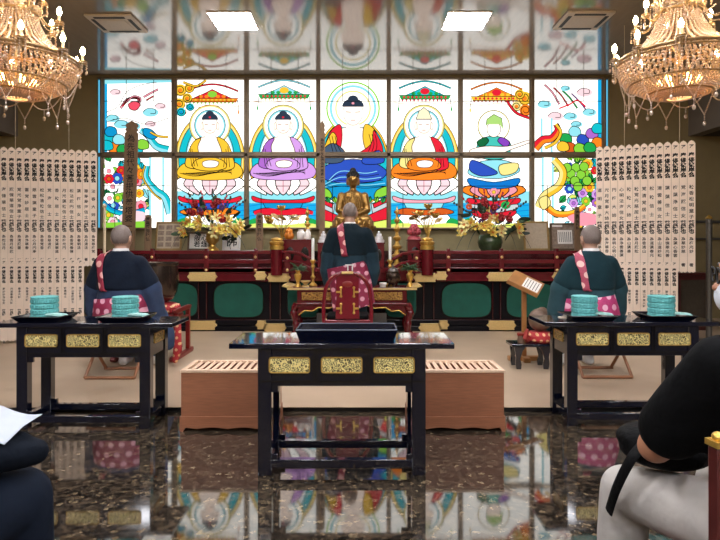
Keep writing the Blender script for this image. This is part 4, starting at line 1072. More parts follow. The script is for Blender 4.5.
# ------------------------------------------------------------------ flower arrangements
def bouquet(px, label, seed, vase, Y=8.28):
    q = random.Random(seed); x = at(px, 0, Y).x; t = thing('flower_arrangement', label, 'flowers', (x, Y, SH)); s_ = Y / F
    if vase == 'gold':
        obj('vase', MB().lathe([(0, 0), (.1, 0), (.09, .03), (.05, .06), (.045, .09), (.09, .14), (.105, .19), (.09, .24), (.1, .27), (0, .26)], seg=20), 'gold', t)
    else:
        obj('vase', MB().lathe([(0, 0), (.13, 0), (.17, .05), (.19, .13), (.17, .22), (.14, .25), (0, .24)], seg=20), 'green_vase', t)
    hub = Vector((0, 0, .25))
    def aim(d): return Vector((0, 0, 1)).rotation_difference(Vector(d).normalized()).to_matrix().to_4x4()
    def stem_to(p, r_=.006, m_='leaf_dark', nm='stem'):
        obj(nm, MB().tube(so3([tuple(hub), tuple((hub + p) / 2 + Vector((0, 0, .05))), tuple(p)], 4), r_, 5), m_, t)
    # lilies
    for k in range(22):
        a = q.uniform(-1, 1); u = q.uniform(0, 1)
        p = Vector((a * .46, -.1 - .13 * q.random(), .26 + u * .36 * (1 - abs(a) * .55)))
        d = Vector((a * .8, -1, q.uniform(-.1, .5))); m_ = Matrix.Translation(p) @ aim(d)
        f_ = MB(); rr = q.uniform(.075, .1)
        for j in range(6):
            b_ = 2 * pi * j / 6
            mm = m_ @ Matrix.Rotation(b_, 4, 'Z') @ Matrix.Rotation(.95 + .25 * (j % 2), 4, 'Y')
            f_.sph((0, 0, 0), (.004, rr * .24, rr * .55), 8, 6, mtx=mm @ Matrix.Translation((0, 0, rr * .5)))
        f_.mi = 1
        for j in range(4): b_ = j * 1.6; f_.tube([m_ @ Vector((0, 0, 0)), m_ @ Vector((cos(b_) * .02, sin(b_) * .02, rr * .6))], .003, 5)
        obj('lily', f_, ['lily' if k % 3 else 'lily_white', 'orange_flower'], t)
    for k in range(7):
        p = Vector((q.uniform(-.3, .3), -.2, q.uniform(.42, .75))); m_ = Matrix.Translation(p) @ aim((p.x, -1, .4)); f_ = MB()
        f_.sph((0, 0, 0), .03, 10, 7, mtx=m_)
        for ring_, (n_, r0) in enumerate(((4, .025), (6, .04))):
            for j in range(n_): b_ = 2 * pi * j / n_ + ring_; f_.sph((0, 0, 0), (.012, .032, .035), 8, 5, mtx=m_ @ Matrix.Rotation(b_, 4, 'Z') @ Matrix.Translation((r0, 0, .0)) @ Matrix.Rotation(.4, 4, 'Y'))
        obj('rose', f_, 'rose', t)
    for k in range(3):
        p = Vector((q.uniform(-.45, .2), -.2, q.uniform(.35, .7))); f_ = MB()
        for j in range(9): b_ = 2 * pi * j / 9; f_.sph(p + Vector((cos(b_) * .03, -.01, sin(b_) * .03)), (.02, .012, .02), 7, 5)
        obj('small_bloom', f_, 'orange_flower' if k % 2 else 'purple_flower', t)
    for k in range(34):
        a = q.uniform(-1, 1); p = Vector((a * .5, q.uniform(-.12, .1), q.uniform(.2, .85) * (1 - .45 * abs(a)))); d = Vector((a * 1.2, q.uniform(-.7, .3), q.uniform(-.2, 1)))
        l = q.uniform(.1, .2); f_ = MB().sph((0, 0, 0), (.004, l * .2, l * .5), 8, 7, mtx=Matrix.Translation(p) @ aim(d) @ Matrix.Rotation(q.uniform(0, 3), 4, 'Z') @ Matrix.Translation((0, 0, l * .4)))
        obj('leaf', f_, 'leaf' if k % 2 else 'leaf_dark', t)
    # twigs with dark red buds reaching up past the window sill
    for k in range(9):
        a = (-1 + 2 * k / 8) * 1.0 + q.uniform(-.08, .08); l = q.uniform(.75, 1.0)
        tip = Vector((sin(a) * .62, q.uniform(-.1, .1), .25 + l * .62 * (.55 + .45 * cos(a)) + .08))
        path = so3([tuple(hub), tuple((hub + tip) / 2 + Vector((0, 0, .05))), tuple(tip)], 10)
        f_ = MB().tube(path, .005, 5); f_.mi = 1
        for j in range(8): f_.sph(path[8 + int(12 * j / 7)] + Vector((q.uniform(-.008, .008), q.uniform(-.008, .008), 0)), (.016, .016, .022), 7, 5)
        obj('budding_twig', f_, ['twig', 'berry' if k % 2 else 'leaf_dark'], t)
    for s in (-1, 1, .6, -.7):
        pts = so3([(0, -.1, .3), (s * .25, -.18, .38), (s * .45, -.22, .22), (s * .56, -.24, .02)]); f_ = MB().tube(pts, [.012 * (1 - i / len(pts)) + .003 for i in range(len(pts))], 6, flat=(1.6, .5))
        obj('trailing_leaf', f_, 'leaf_dark', t)
    return t
bouquet(212.5, 'tall arrangement of yellow lilies and red roses in a gold vase', 5, 'gold')
bouquet(490, 'tall arrangement of yellow lilies and red blooms in a dark green vase', 12, 'green')
# ------------------------------------------------------------------ ceiling lights and vents
def ceil_panel(label, px0, px1, pym, w, d):
    Y = F * (ZC - H) / (CY - pym); x = ((px0 + px1) / 2 - CX) * Y / F
    t = thing('ceiling_light', label, 'ceiling light', (x, Y, ZC))
    obj('light_frame', MB().box(-w / 2 - .02, w / 2 + .02, -d / 2 - .02, d / 2 + .02, -.012, 0), 'vent_white', t)
    obj('diffuser', MB().box(-w / 2, w / 2, -d / 2, d / 2, -.02, -.012), 'light_panel', t)
    return t
cl = ceil_panel('square white ceiling light nearest the chandelier on the gong side', 213.5, 253.5, 20.5, .5, .5)
cl2 = dup(cl, ((466 - CX) * cl.location.y / F, cl.location.y, ZC), 0, 'square white ceiling light nearest the chandelier on the lectern side')
# unseen copies over the seats, added to brighten what faces the camera
for x_ in (-1.55, 1.35):
    for y_ in (3.4, 1.0, -1.2, -3.2):
        n_ = dup(cl, (x_, y_, ZC), 0, 'added unseen ceiling light over the seats', 'added ceiling lights over the seats')
def vent(label, px, pym):
    Y = F * (ZC - H) / (CY - pym); x = (px - CX) * Y / F; w = .29
    t = thing('ceiling_vent', label, 'air conditioner', (x, Y, ZC))
    obj('panel', MB().prism([(-w, -.27), (w, -.27), (w, .27), (-w, .27)], 'Z', -.03, 0), 'vent_white', t, bevel=.01)
    b = MB()
    for s in (-1, 1): b.box(-.19, .19, s * .215 - .022, s * .215 + .022, -.034, -.029).box(s * .225 - .022, s * .225 + .022, -.17, .17, -.034, -.029)
    obj('air_slot', b, 'vent_dark', t)
    obj('intake_grille', MB().box(-.16, .16, -.15, .15, -.036, -.029), 'vent_white', t)
    return t
vent('white ceiling air conditioner above the window with the tall notched board', 117, 22.5)
vent('white ceiling air conditioner above the window with the flower garden and pillar', 583, 19.5)

for x_ in (-4.2, 4.0):  # further unseen copies, added to brighten the memorial strips
    for y_ in (1.0, -1.2, -3.2): dup(cl, (x_, y_, ZC), 0, 'added unseen ceiling light over the seats', 'added ceiling lights over the seats')
# ------------------------------------------------------------------ chandeliers
BEAD = MB().sph((0, 0, 0), 1, 6, 4)
def strand_mesh(name, pts, r, step=None):
    m = MB(); pts = [Vector(p) for p in pts]; step = step or r * 2.05
    L = [0]
    for a, b in zip(pts, pts[1:]): L.append(L[-1] + (b - a).length)
    n = max(2, int(L[-1] / step)); j = 0
    for i in range(n + 1):
        d = L[-1] * i / n
        while j < len(pts) - 2 and L[j + 1] < d: j += 1
        p = pts[j].lerp(pts[j + 1], (d - L[j]) / max(1e-6, L[j + 1] - L[j]))
        m.merge(BEAD, Matrix.Translation(p) @ Matrix.Scale(r, 4))
    return mesh_of(name, m, 'bead', 180)
def put(name, me, parent, a, r=0, z=0):
    o = bpy.data.objects.new(name, me); COL.objects.link(o); o.parent = parent; o.rotation_euler = (0, 0, a); o.location = (r * cos(a), r * sin(a), z); return o
def chandelier(label, x):
    t = thing('chandelier', label, 'chandelier', (x, 4.5, 2.45))
    Z = ZC - 2.45
    obj('stem', MB().lathe([(.012, .3), (.012, Z - .06), (.09, Z - .06), (.11, Z - .02), (.1, Z), (0, Z)], seg=16).sph((0, 0, .78), .07, 14, 10).sph((0, 0, .9), (.04, .04, .07)), 'lamp_brass', t)
    rim = MB()
    for r_, z_, w_ in ((.47, .36, .014), (.475, .33, .008), (.14, .80, .016), (.17, .74, .012), (.24, .07, .008), (.38, .155, .008)):
        rim.tube([(r_ * cos(2 * pi * k / 40), r_ * sin(2 * pi * k / 40), z_) for k in range(40)], w_, 8, closed=True)
    for k in range(8):
        a = 2 * pi * k / 8; rim.tube([(0, 0, .36), (.47 * cos(a), .47 * sin(a), .36)], .006, 6)
    obj('gilt_frame', rim, 'lamp_brass', t)
    basket = strand_mesh('basket_strand', so3([(.465, 0, .35), (.455, 0, .27), (.41, 0, .19), (.33, 0, .125), (.22, 0, .07), (.10, 0, .035)]), .0115)
    for k in range(72): put('basket_strand', basket, t, 2 * pi * k / 72)
    flare = strand_mesh('crown_strand', so3([(.14, 0, .78), (.18, 0, .64), (.28, 0, .49), (.46, 0, .37)]), .011)
    for k in range(44): put('crown_strand', flare, t, 2 * pi * k / 44)
    colm = strand_mesh('column_strand', [(.11, 0, .82), (.10, 0, 1.1), (.13, 0, 1.42)], .010)
    for k in range(26): put('column_strand', colm, t, 2 * pi * k / 26)
    obj('top_ring', MB().tube([(.13 * cos(2 * pi * k / 32), .13 * sin(2 * pi * k / 32), 1.43) for k in range(32)], .012, 8, closed=True), 'lamp_brass', t)
    orn = MB()
    for k in range(30):
        a = 2 * pi * k / 30; orn.merge(BEAD, Matrix.Translation((.16 * cos(a), .16 * sin(a), .77 + .03 * (k % 2))) @ Matrix.Scale(.022, 4))
    obj('crown_ornament', orn, 'bead', t)
    def candle(a, r_, z_, r0, z0):
        arm = obj('candle_arm', MB().tube(so3([(r0 * cos(a), r0 * sin(a), z0), ((r0 + r_) / 2 * cos(a), (r0 + r_) / 2 * sin(a), min(z0, z_) - .05), (r_ * cos(a), r_ * sin(a), z_ - .03)]), .008, 8).lathe([(0, z_ - .035), (.02, z_ - .035), (.038, z_ - .012), (.034, z_ - .008), (0, z_ - .01)], (r_ * cos(a), r_ * sin(a), 0), 12), 'lamp_brass', t)
        c = Vector((r_ * cos(a), r_ * sin(a), z_))
        obj('candle_sleeve', MB().cyl(c - Vector((0, 0, .012)), c + Vector((0, 0, .045)), .011, seg=10), 'candle_sleeve', arm)
        obj('light_bulb', MB().lathe([(0, .045), (.011, .045), (.02, .068), (.017, .09), (.006, .115), (0, .118)], c, 12), 'bulb', arm)
        d_ = MB().tube([c + Vector((.036 * cos(2 * pi * j / 14), .036 * sin(2 * pi * j / 14), -.026)) for j in range(14)], .003, 5, closed=True)
        for j in range(5):
            b_ = 2 * pi * j / 5; p = c + Vector((.036 * cos(b_), .036 * sin(b_), -.03))
            for i in range(3): d_.merge(BEAD, Matrix.Translation(p - Vector((0, 0, .02 * i))) @ Matrix.Scale(.007, 4))
            d_.merge(BEAD, Matrix.Translation(p - Vector((0, 0, .075))) @ Matrix.Diagonal((.009, .009, .018, 1)))
        obj('crystal_pendant', d_, 'bead', arm)
    for k in range(10): candle(2 * pi * (k + .5) / 10, .50, .40, .47, .36)
    for k in range(6): candle(2 * pi * (k + .15) / 6, .335, .70, .16, .78)
    for k in range(5): candle(2 * pi * (k + .6) / 5, .20, .90, .13, .80)
    ib = MB()
    for k in range(6): a = 2 * pi * (k + .3) / 6; ib.sph((.14 * cos(a), .14 * sin(a), .17), (.026, .026, .034), 10, 7)
    obj('inner_lamp', ib, 'inner_bulb', t)
    sw = strand_mesh('crystal_swag', so3([(.42, -.17, .2), (.40, -.09, .075), (.40, 0, .035), (.40, .09, .075), (.42, .17, .2)]), .0065)
    vv = strand_mesh('crystal_swag', [(.36, -.09, .13), (.38, 0, -.06), (.36, .09, .13)], .0065)
    up = strand_mesh('crystal_swag', so3([(.16, 0, .78), (.22, .03, .66), (.335, .05, .67)]), .007)
    for k in range(8):
        put('crystal_swag', sw, t, 2 * pi * k / 8)
    for k in range(8): put('crystal_swag', vv, t, 2 * pi * (k + .5) / 8)
    for k in range(12): put('crystal_swag', up, t, 2 * pi * k / 12)
    dr = MB()
    for i in range(4): dr.merge(BEAD, Matrix.Translation((0, 0, -.014 * i)) @ Matrix.Scale(.006, 4))
    dr.merge(BEAD, Matrix.Translation((0, 0, -.075)) @ Matrix.Diagonal((.014, .014, .022, 1)))
    dm = mesh_of('crystal_drop', dr, 'bead', 180)
    for k in range(8): put('crystal_drop', dm, t, 2 * pi * k / 8, .40, .03)
    for k in range(8): put('crystal_drop', dm, t, 2 * pi * (k + .5) / 8, .38, -.06)
    for k in range(10): put('crystal_drop', dm, t, 2 * pi * k / 10 + .1, .485, .30)
    return t
ch = chandelier('crystal chandelier hanging above the memorial strips on the gong side', AX - 332 / F * 4.5)
dup(ch, (AX + 331 / F * 4.5, 4.5, 2.45), R(7), 'crystal chandelier hanging above the memorial strips on the lectern side')

# ------------------------------------------------------------------ memorial strips
ORD = ['first', 'second', 'third', 'fourth', 'fifth', 'sixth', 'seventh', 'eighth', 'ninth', 'tenth', 'eleventh', 'twelfth', 'thirteenth']
KQ = random.Random(21)
NAMEC = '光明浄徳蓮華慈海山心雲月妙法円覚寿香清照善道春秋松梅'
SUF = ['信士', '信女', '居士', '大姉', '童子']
TXT = {}
def glyphs(txt, size, bold, space=.98):
    k = (txt, size, bold, space)
    if k not in TXT: TXT[k] = text_mb(list(txt), size, bold, space=space)
    return TXT[k]
def strip(p, rz, w, h, full, label, group):
    m = MB(); a = w / 2
    m.prism([(-a, .018), (-a * .45, 0), (0, .014), (a * .45, 0), (a, .018), (a, h - .042), (a * .62, h - .016), (0, h), (-a * .62, h - .016), (-a, h - .042)], 'Y', -.002, .002)
    def wr(txt, size, top, bold, space=.98):
        g = glyphs(txt, size, bold, space); m.mi = 1
        q = MB(); q.v, q.f, q.m = list(g.v), list(g.f), [1] * len(g.f)
        m.merge(q, Matrix.Translation((0, -.0028, top - size * .84)) @ Matrix.Rotation(pi / 2, 4, 'X'))
    nm = ''.join(KQ.choice(NAMEC) for _ in range(KQ.choice((2, 3, 4)))) + KQ.choice(SUF)
    if full:
        wr('ア', .05, h - .05, .0022)
        wr('奉修彼岸会', .064, h - .15, .0026, .95)
        sz = min(.062, .44 / len(nm)); wr(nm, sz * .85, h - .55, .0008, .44 / len(nm) / sz / .85)
        wr('菩提也', .062, h - .985, .0026, .85)
        n2 = ''.join(KQ.choice(NAMEC) for _ in range(KQ.choice((3, 4)))); wr('為' + n2, .046, h - 1.19, .0008, 1.12)
        wr('者', .045, .12, .0015)
    else:
        wr('ア', .034, h - .03, .0014)
        wr('奉修彼岸会', .042, h - .10, .0016, .98)
        wr(nm, .032, h - .36, .0006, 1.1)
        wr('菩提', .04, h - .63, .0016, .98); wr('為' + NAMEC[KQ.randrange(20)] + '家', .032, h - .76, .0006, 1.1)
    o = obj('hanging_memorial_strip', m, ['strip_paper', 'ink'], smooth=0, loc=p); o.rotation_euler = (0, 0, rz)
    tag(o, label, 'memorial strip', group)
def rack(side, p0, p1, n, w, h, full, zt, side_lb, row):
    """p0: next to the windows, p1: outer end"""
    p0, p1 = Vector(p0), Vector(p1); d = p1 - p0; rz = math.atan2(d.y, d.x) + (pi if d.x < 0 else 0)
    w = min(w, d.length / n * .965)
    for k in range(n):
        p = p0 + d * (k + .5) / n
        strip((p.x, p.y, zt - h), rz, w, h, full, f'cream memorial strip with black writing, {ORD[k]} from the windows, {row} row by the {side_lb}', f'{row} row of memorial strips by the {side_lb}')
    nrm = Vector((-d.y, d.x, 0)).normalized(); nrm *= .012 if nrm.y > 0 else -.012
    b = thing('hanging_rail', f'thin rail carrying the {row} row of memorial strips by the {side_lb}', 'rail', (0, 0, 0))
    a, c = Vector((p0.x, p0.y, zt - .06)) + nrm, Vector((p1.x, p1.y, zt - .06)) + nrm
    obj('rod', MB().cyl(a, c, .006, seg=8), 'steel', b)
    for u in ((.3, .85) if full else (.04, .96)):
        q = a.lerp(c, u)
        if full: obj('hanging_wire', MB().cyl(q, (q.x, q.y, ZC), .0025, seg=6), 'candle_sleeve', b)
        else: obj('support_post', MB().cyl((q.x, q.y, PZ), q, .008, seg=8), 'steel', b)
LS, RS = 'bronze gong', 'wooden lectern'
rack(-1, ((97 - CX) * 7.6 / F, 7.6, 0), ((0 - CX) * 7.3 / F, 7.3, 0), 13, .0955, 1.63, True, 2.585, LS, 'upper')
rack(1, ((596 - CX) * 7.08 / F, 7.08, 0), ((695.5 - CX) * 6.62 / F, 6.62, 0), 13, .0955, 1.63, True, 2.545, RS, 'upper')
rack(-1, ((84 - CX) * 6.85 / F, 6.85, 0), ((0 - CX) * 6.7 / F, 6.7, 0), 11, .093, 1.03, False, 1.09, LS, 'lower')
rack(1, ((597 - CX) * 6.55 / F, 6.55, 0), ((678 - CX) * 6.3 / F, 6.3, 0), 11, .088, 1.03, False, 1.085, RS, 'lower')

# ------------------------------------------------------------------ red desk before the altar, with its things
DY = 7.1; dk = DY / F; DTOP = H + (CY - 287.5) * dk
d = thing('offering_desk', 'carved red and gilt offering desk in front of the standing priest', 'desk', ((352 - CX) * dk, DY, PZ))
dh = DTOP - PZ
obj('desk_top', MB().box(-.84, .84, -.02, .42, dh - .035, dh), 'red_lacquer', d, bevel=.006)
obj('gilt_edge', MB().box(-.85, .85, -.026, -.018, dh - .03, dh - .005), 'pale_gold', d)
for s in (-1, 1):
    ew = MB().prism([(s * .78, dh), (s * .86, dh), (s * .92, dh + .015), (s * .9, dh + .04), (s * .84, dh + .03), (s * .78, dh + .012)], 'Y', -.02, .42)
    obj('scroll_end', ew, 'pale_gold', d)
obj('apron', MB().box(-.72, .72, .0, .38, dh - .2, dh - .035), 'red_lacquer', d, bevel=.004)
for x_ in (-.47, 0, .47):
    obj('carved_panel', MB().box(x_ - .19, x_ + .19, -.012, 0, dh - .165, dh - .06), 'fret_big', d, bevel=.005)
obj('waist_molding', MB().box(-.77, .77, -.03, .4, dh - .23, dh - .2), 'red_lacquer', d, bevel=.008)
for x_ in (-1, 1):
    for y_ in (0, .36):
        lg = MB(); pts = so3([(x_ * .72, y_, dh - .22), (x_ * .765, y_, dh - .3), (x_ * .745, y_, dh - .42), (x_ * .73, y_, .12), (x_ * .77, y_, .03), (x_ * .79, y_, .02)])
        lg.tube(pts, [.05, .05, .05, .048, .045, .04, .038] * 4 + [.03] * (len(pts) - 28) if len(pts) >= 28 else .04, 10)
        obj('leg', lg, 'red_lacquer', d)
for s in (-1, 1):
    sk = MB().prism([(s * .70, dh - .23), (s * .70, dh - .36), (s * .62, dh - .30), (s * .52, dh - .31), (s * .44, dh - .26), (s * .3, dh - .27), (s * .2, dh - .23)], 'Y', -.005, .02)
    obj('curved_skirt', sk, 'red_lacquer', d)
for s in (-1, 1):
    rimm = MB().tube([(s * .70, -.01, dh - .36), (s * .62, -.01, dh - .30), (s * .52, -.01, dh - .31), (s * .44, -.01, dh - .26), (s * .3, -.01, dh - .27), (s * .2, -.01, dh - .235)], .007, 6)
    obj('gilt_line', rimm, 'gold', d)
for px, top, lb in ((313, 237, 'white candle on a gold candlestick beside the red stand with the gourd'), (390, 235.5, 'white candle on a gold candlestick beside the incense burner')):
    Y = DY + .22; x = at(px, 0, Y).x; t = thing('candlestick', lb, 'candle', (x, Y, DTOP + .003)); h = at(0, top, Y).z - DTOP; zc = at(0, 260, Y).z - DTOP
    obj('stick', MB().lathe([(0, 0), (.06, 0), (.055, .02), (.02, .05), (.015, .09), (.035, .12), (.015, .15), (.014, zc - .12), (.03, zc - .09), (.015, zc - .06), (.04, zc - .015), (.035, zc), (0, zc)], seg=16), 'gold', t)
    obj('candle', MB().lathe([(0, zc), (.02, zc), (.02, h - .03), (.014, h - .02), (0, h - .018)], seg=14), 'white_candle', t)
    obj('wick', MB().cyl((0, 0, h - .02), (0, 0, h + .005), .003, seg=6), 'ink', t)
for px, lb in ((298, 'green pine sprig in a small gold vase beside the gong-side candle'), (410, 'green pine sprig in a small gold vase beside the lectern-side candle')):
    Y = DY + .1; x = at(px, 0, Y).x; t = thing('pine_sprig_vase', lb, 'plant', (x, Y, DTOP + .003))
    obj('vase', MB().lathe([(0, 0), (.05, 0), (.04, .02), (.02, .06), (.045, .12), (.05, .16), (.025, .19), (.04, .22), (0, .215)], seg=14), 'gold', t)
    lv = MB(); q = random.Random(px)
    for k in range(50):
        a = q.uniform(0, 6.28); e = q.uniform(-.2, .8); l = q.uniform(.09, .16); lv.tube([(0, 0, .22), (cos(a) * cos(e) * l * .5, sin(a) * cos(e) * l * .4, .24 + sin(e) * l * .5), (cos(a) * cos(e) * l, sin(a) * cos(e) * l * .6, .22 + sin(e) * l)], [.008, .01, .003], 5)
    obj('foliage', lv, 'leaf', t)
t = thing('incense_burner', 'round dark bronze incense burner on the desk beside the candle', 'incense burner', (at(393, 0, DY + .09).x, DY + .09, DTOP + .003))
obj('bowl', MB().lathe([(0, .03), (.05, .03), (.085, .07), (.1, .12), (.09, .17), (.075, .19), (.085, .205), (.07, .205), (.06, .17), (0, .16)], seg=22), 'bronze', t)
for k in range(3): a = 2 * pi * k / 3 + .5; obj('foot', MB().cap((.05 * cos(a), .05 * sin(a), .05), .018, (.065 * cos(a), .065 * sin(a), .012), .012, 8), 'bronze', t)
obj('lid', MB().lathe([(.07, .2), (.065, .225), (.04, .25), (.012, .258), (.016, .28), (0, .29)], seg=20), 'steel', t)
tag(obj('gold_dish', MB().lathe([(0, 0), (.05, 0), (.045, .02), (.02, .035), (.05, .06), (.07, .075), (.065, .085), (0, .07)], seg=16), 'pale_gold', loc=(at(305.5, 0, DY + .06).x, DY + .06, DTOP + .003)), 'low gold dish between the pine sprig vase and candle on the desk', 'dish')
tag(obj('gold_dish', MB().lathe([(0, 0), (.04, 0), (.04, .02), (.05, .05), (.045, .06), (0, .05)], seg=16), 'wax_white', loc=(at(383, 0, DY + .02).x, DY + .02, DTOP + .003)), 'small pale dish on the desk between the priest and incense burner', 'dish')

# ------------------------------------------------------------------ red chair of the standing priest
CYY = 5.6; ck = CYY / F
c = thing('lacquer_chair', 'red lacquer chair with arched back and gilt brackets behind the standing priest', 'chair', ((347.5 - CX) * ck, CYY, PZ))
hoop = so3([(-.235, 0, .0), (-.245, 0, .4), (-.245, .0, .62), (-.215, -.01, .80), (-.13, -.015, .905), (0, -.02, .935), (.13, -.015, .905), (.215, -.01, .80), (.245, 0, .62), (.245, 0, .4), (.235, 0, 0)])
obj('back_hoop', MB().tube(hoop, .021, 10), 'chair_red', c)
obj('splat', MB().prism([(-.125, .46), (.125, .46), (.115, .7), (.12, .90), (0, .925), (-.12, .90), (-.115, .7)], 'Y', -.018, .008), 'chair_red', c, bevel=.004)
obj('crest', MB().sph((0, -.019, .82), (.055, .004, .032), 20, 8), 'vermilion', c)
for s in (-1, 1):
    for z in (.74, .57):
        gb = MB()
        gb.box(min(s * .06, s * .075), max(s * .06, s * .075), -.026, -.016, z - .045, z + .045).box(min(s * .075, s * .118), max(s * .075, s * .118), -.026, -.016, z - .01, z + .01).sph((s * .067, -.022, z + .045), (.014, .006, .014), 10, 6).sph((s * .067, -.022, z - .045), (.014, .006, .014), 10, 6)
        obj('gilt_bracket', gb, 'gold', c)
obj('top_cap', MB().cbox((0, -.025, .94), (.12, .05, .025)), 'pale_gold', c, bevel=.006)
obj('seat', MB().box(-.25, .25, 0, .42, .40, .45), 'chair_red', c, bevel=.01)
obj('seat_cushion', MB().box(-.22, .22, .02, .40, .45, .49), 'black_cloth', c, bevel=.015)
for x_ in (-.22, .22): obj('leg', MB().cyl((x_, .39, 0), (x_, .39, .40), .022, seg=10), 'chair_red', c)
obj('stretcher', MB().box(-.22, .22, .38, .4, .1, .13).box(-.22, .22, -.01, .015, .1, .13).box(-.235, -.21, 0, .4, .15, .18).box(.21, .235, 0, .4, .15, .18), 'chair_red', c)

# ------------------------------------------------------------------ people
def head_mb(mb, c, yaw=0, pitch=0, s=1.0):
    m = Matrix.Translation(c) @ Matrix.Rotation(yaw, 4, 'Z') @ Matrix.Rotation(pitch, 4, 'X') @ Matrix.Scale(s, 4)
    def S(p, r, rot=None): mb.sph((0, 0, 0), r, 18, 12, mtx=m @ Matrix.Translation(p) @ (Euler(rot).to_matrix().to_4x4() if rot else Matrix()))
    S((0, -.012, .022), (.077, .096, .095)); S((0, .015, -.02), (.068, .078, .085)); S((0, .032, -.072), (.05, .052, .042)); S((0, .055, -.09), (.025, .025, .02))
    S((0, .086, -.008), (.011, .014, .03)); S((0, .1, -.028), (.015, .014, .012)); S((0, .078, .03), (.05, .016, .012)); S((.036, .07, -.02), (.022, .018, .018)); S((-.036, .07, -.02), (.022, .018, .018))
    S((0, .084, -.055), (.022, .01, .006)); S((0, .082, -.066), (.019, .01, .007))
    for k in (-1, 1):
        S((k * .079, -.008, -.012), (.009, .02, .033), (0, k * .2, k * .35)); S((k * .081, -.013, .006), (.008, .018, .018), (0, k * .25, k * .35)); S((k * .077, .0, -.036), (.008, .01, .013))
    p0 = m @ Vector((0, -.02, -.06)); return m, p0
def face_parts(parent, m, brow='hair_black'):
    for k in (-1, 1):
        eo = obj('eye', MB().sph((0, 0, 0), (.013, .009, .008), 12, 8, mtx=m @ Matrix.Translation((k * .032, .0755, .008))), 'eye_white', parent)
        obj('iris', MB().sph((0, 0, 0), (.006, .004, .006), 10, 6, mtx=m @ Matrix.Translation((k * .032, .083, .008))), 'ink', eo)
        obj('eyebrow', MB().sph((0, 0, 0), (.021, .006, .0045), 12, 6, mtx=m @ Matrix.Translation((k * .034, .086, .034)) @ Matrix.Rotation(k * -.12, 4, 'Y') @ Matrix.Rotation(k * -.3, 4, 'Z')), brow, parent)
def hand_mb(mb, w, d, side, up=(0, 0, 1), curl=.35, s=1.0):
    """w: wrist, d: direction of the fingers, up: back-of-hand direction, side: +1 thumb to the left of d"""
    d = Vector(d).normalized(); up = Vector(up); up = (up - d * up.dot(d)).normalized(); x = d.cross(up) * side * -1; w = Vector(w)
    m = Matrix((x, d, up)).transposed().to_4x4(); m = Matrix.Translation(w) @ m @ Matrix.Scale(s, 4)
    mb.sph((0, 0, 0), (.04, .05, .017), 14, 9, mtx=m @ Matrix.Translation((0, .05, 0)))
    mb.sph((0, 0, 0), (.026, .04, .02), 12, 8, mtx=m @ Matrix.Translation((0, .012, 0)))
    for k, (fx, l) in enumerate(((-.028, .062), (-.0095, .075), (.0095, .07), (.028, .054))):
        p = Vector((fx, .085, 0)); a = curl * .5; pts = [m @ p]
        for j, f_ in enumerate((.45, .32, .23)):
            p = p + Vector((fx * .06, cos(a), -sin(a))) * l * f_; a += curl; pts.append(m @ p)
        for j in range(3): mb.cap(pts[j], (.0092 - .0008 * j) * s, pts[j + 1], (.0086 - .0008 * j) * s, 8)
    t0, t1, t2 = Vector((-.028, .03, -.004)), Vector((-.05, .062, -.012)), Vector((-.048, .092, -.02))
    mb.cap(m @ t0, .012 * s, m @ t1, .0105 * s, 8); mb.cap(m @ t1, .0105 * s, m @ t2, .0085 * s, 8)
def limb(mb, *pr):
    for (p, r), (q, r2) in zip(pr, pr[1:]): mb.cap(p, r, q, r2)
def ribbon_on(name, pts, w, target, mat_, parent, off=.012, n=40):
    """cloth band laid on a garment"""
    P = so3(pts, 8); g = MB(); k = 7; rows = []
    for i, p in enumerate(P):
        tdir = (P[min(i + 1, len(P) - 1)] - P[max(i - 1, 0)]).normalized(); s = tdir.cross(Vector((0, -1, 0))).normalized()
        rows.append([p + s * w * (j / (k - 1) - .5) for j in range(k)])
    vs = [v for r_ in rows for v in r_]; fs = [(i * k + j, i * k + j + 1, (i + 1) * k + j + 1, (i + 1) * k + j) for i in range(len(rows) - 1) for j in range(k - 1)]
    g.add(vs, fs); o = obj(name, g, mat_, parent, smooth=180)
    sw = o.modifiers.new('lie', 'SHRINKWRAP'); sw.target = target; sw.wrap_method = 'NEAREST_SURFACEPOINT'; sw.wrap_mode = 'ABOVE_SURFACE'; sw.offset = off
    so_ = o.modifiers.new('thick', 'SOLIDIFY'); so_.thickness = .006; so_.offset = 1
    return o

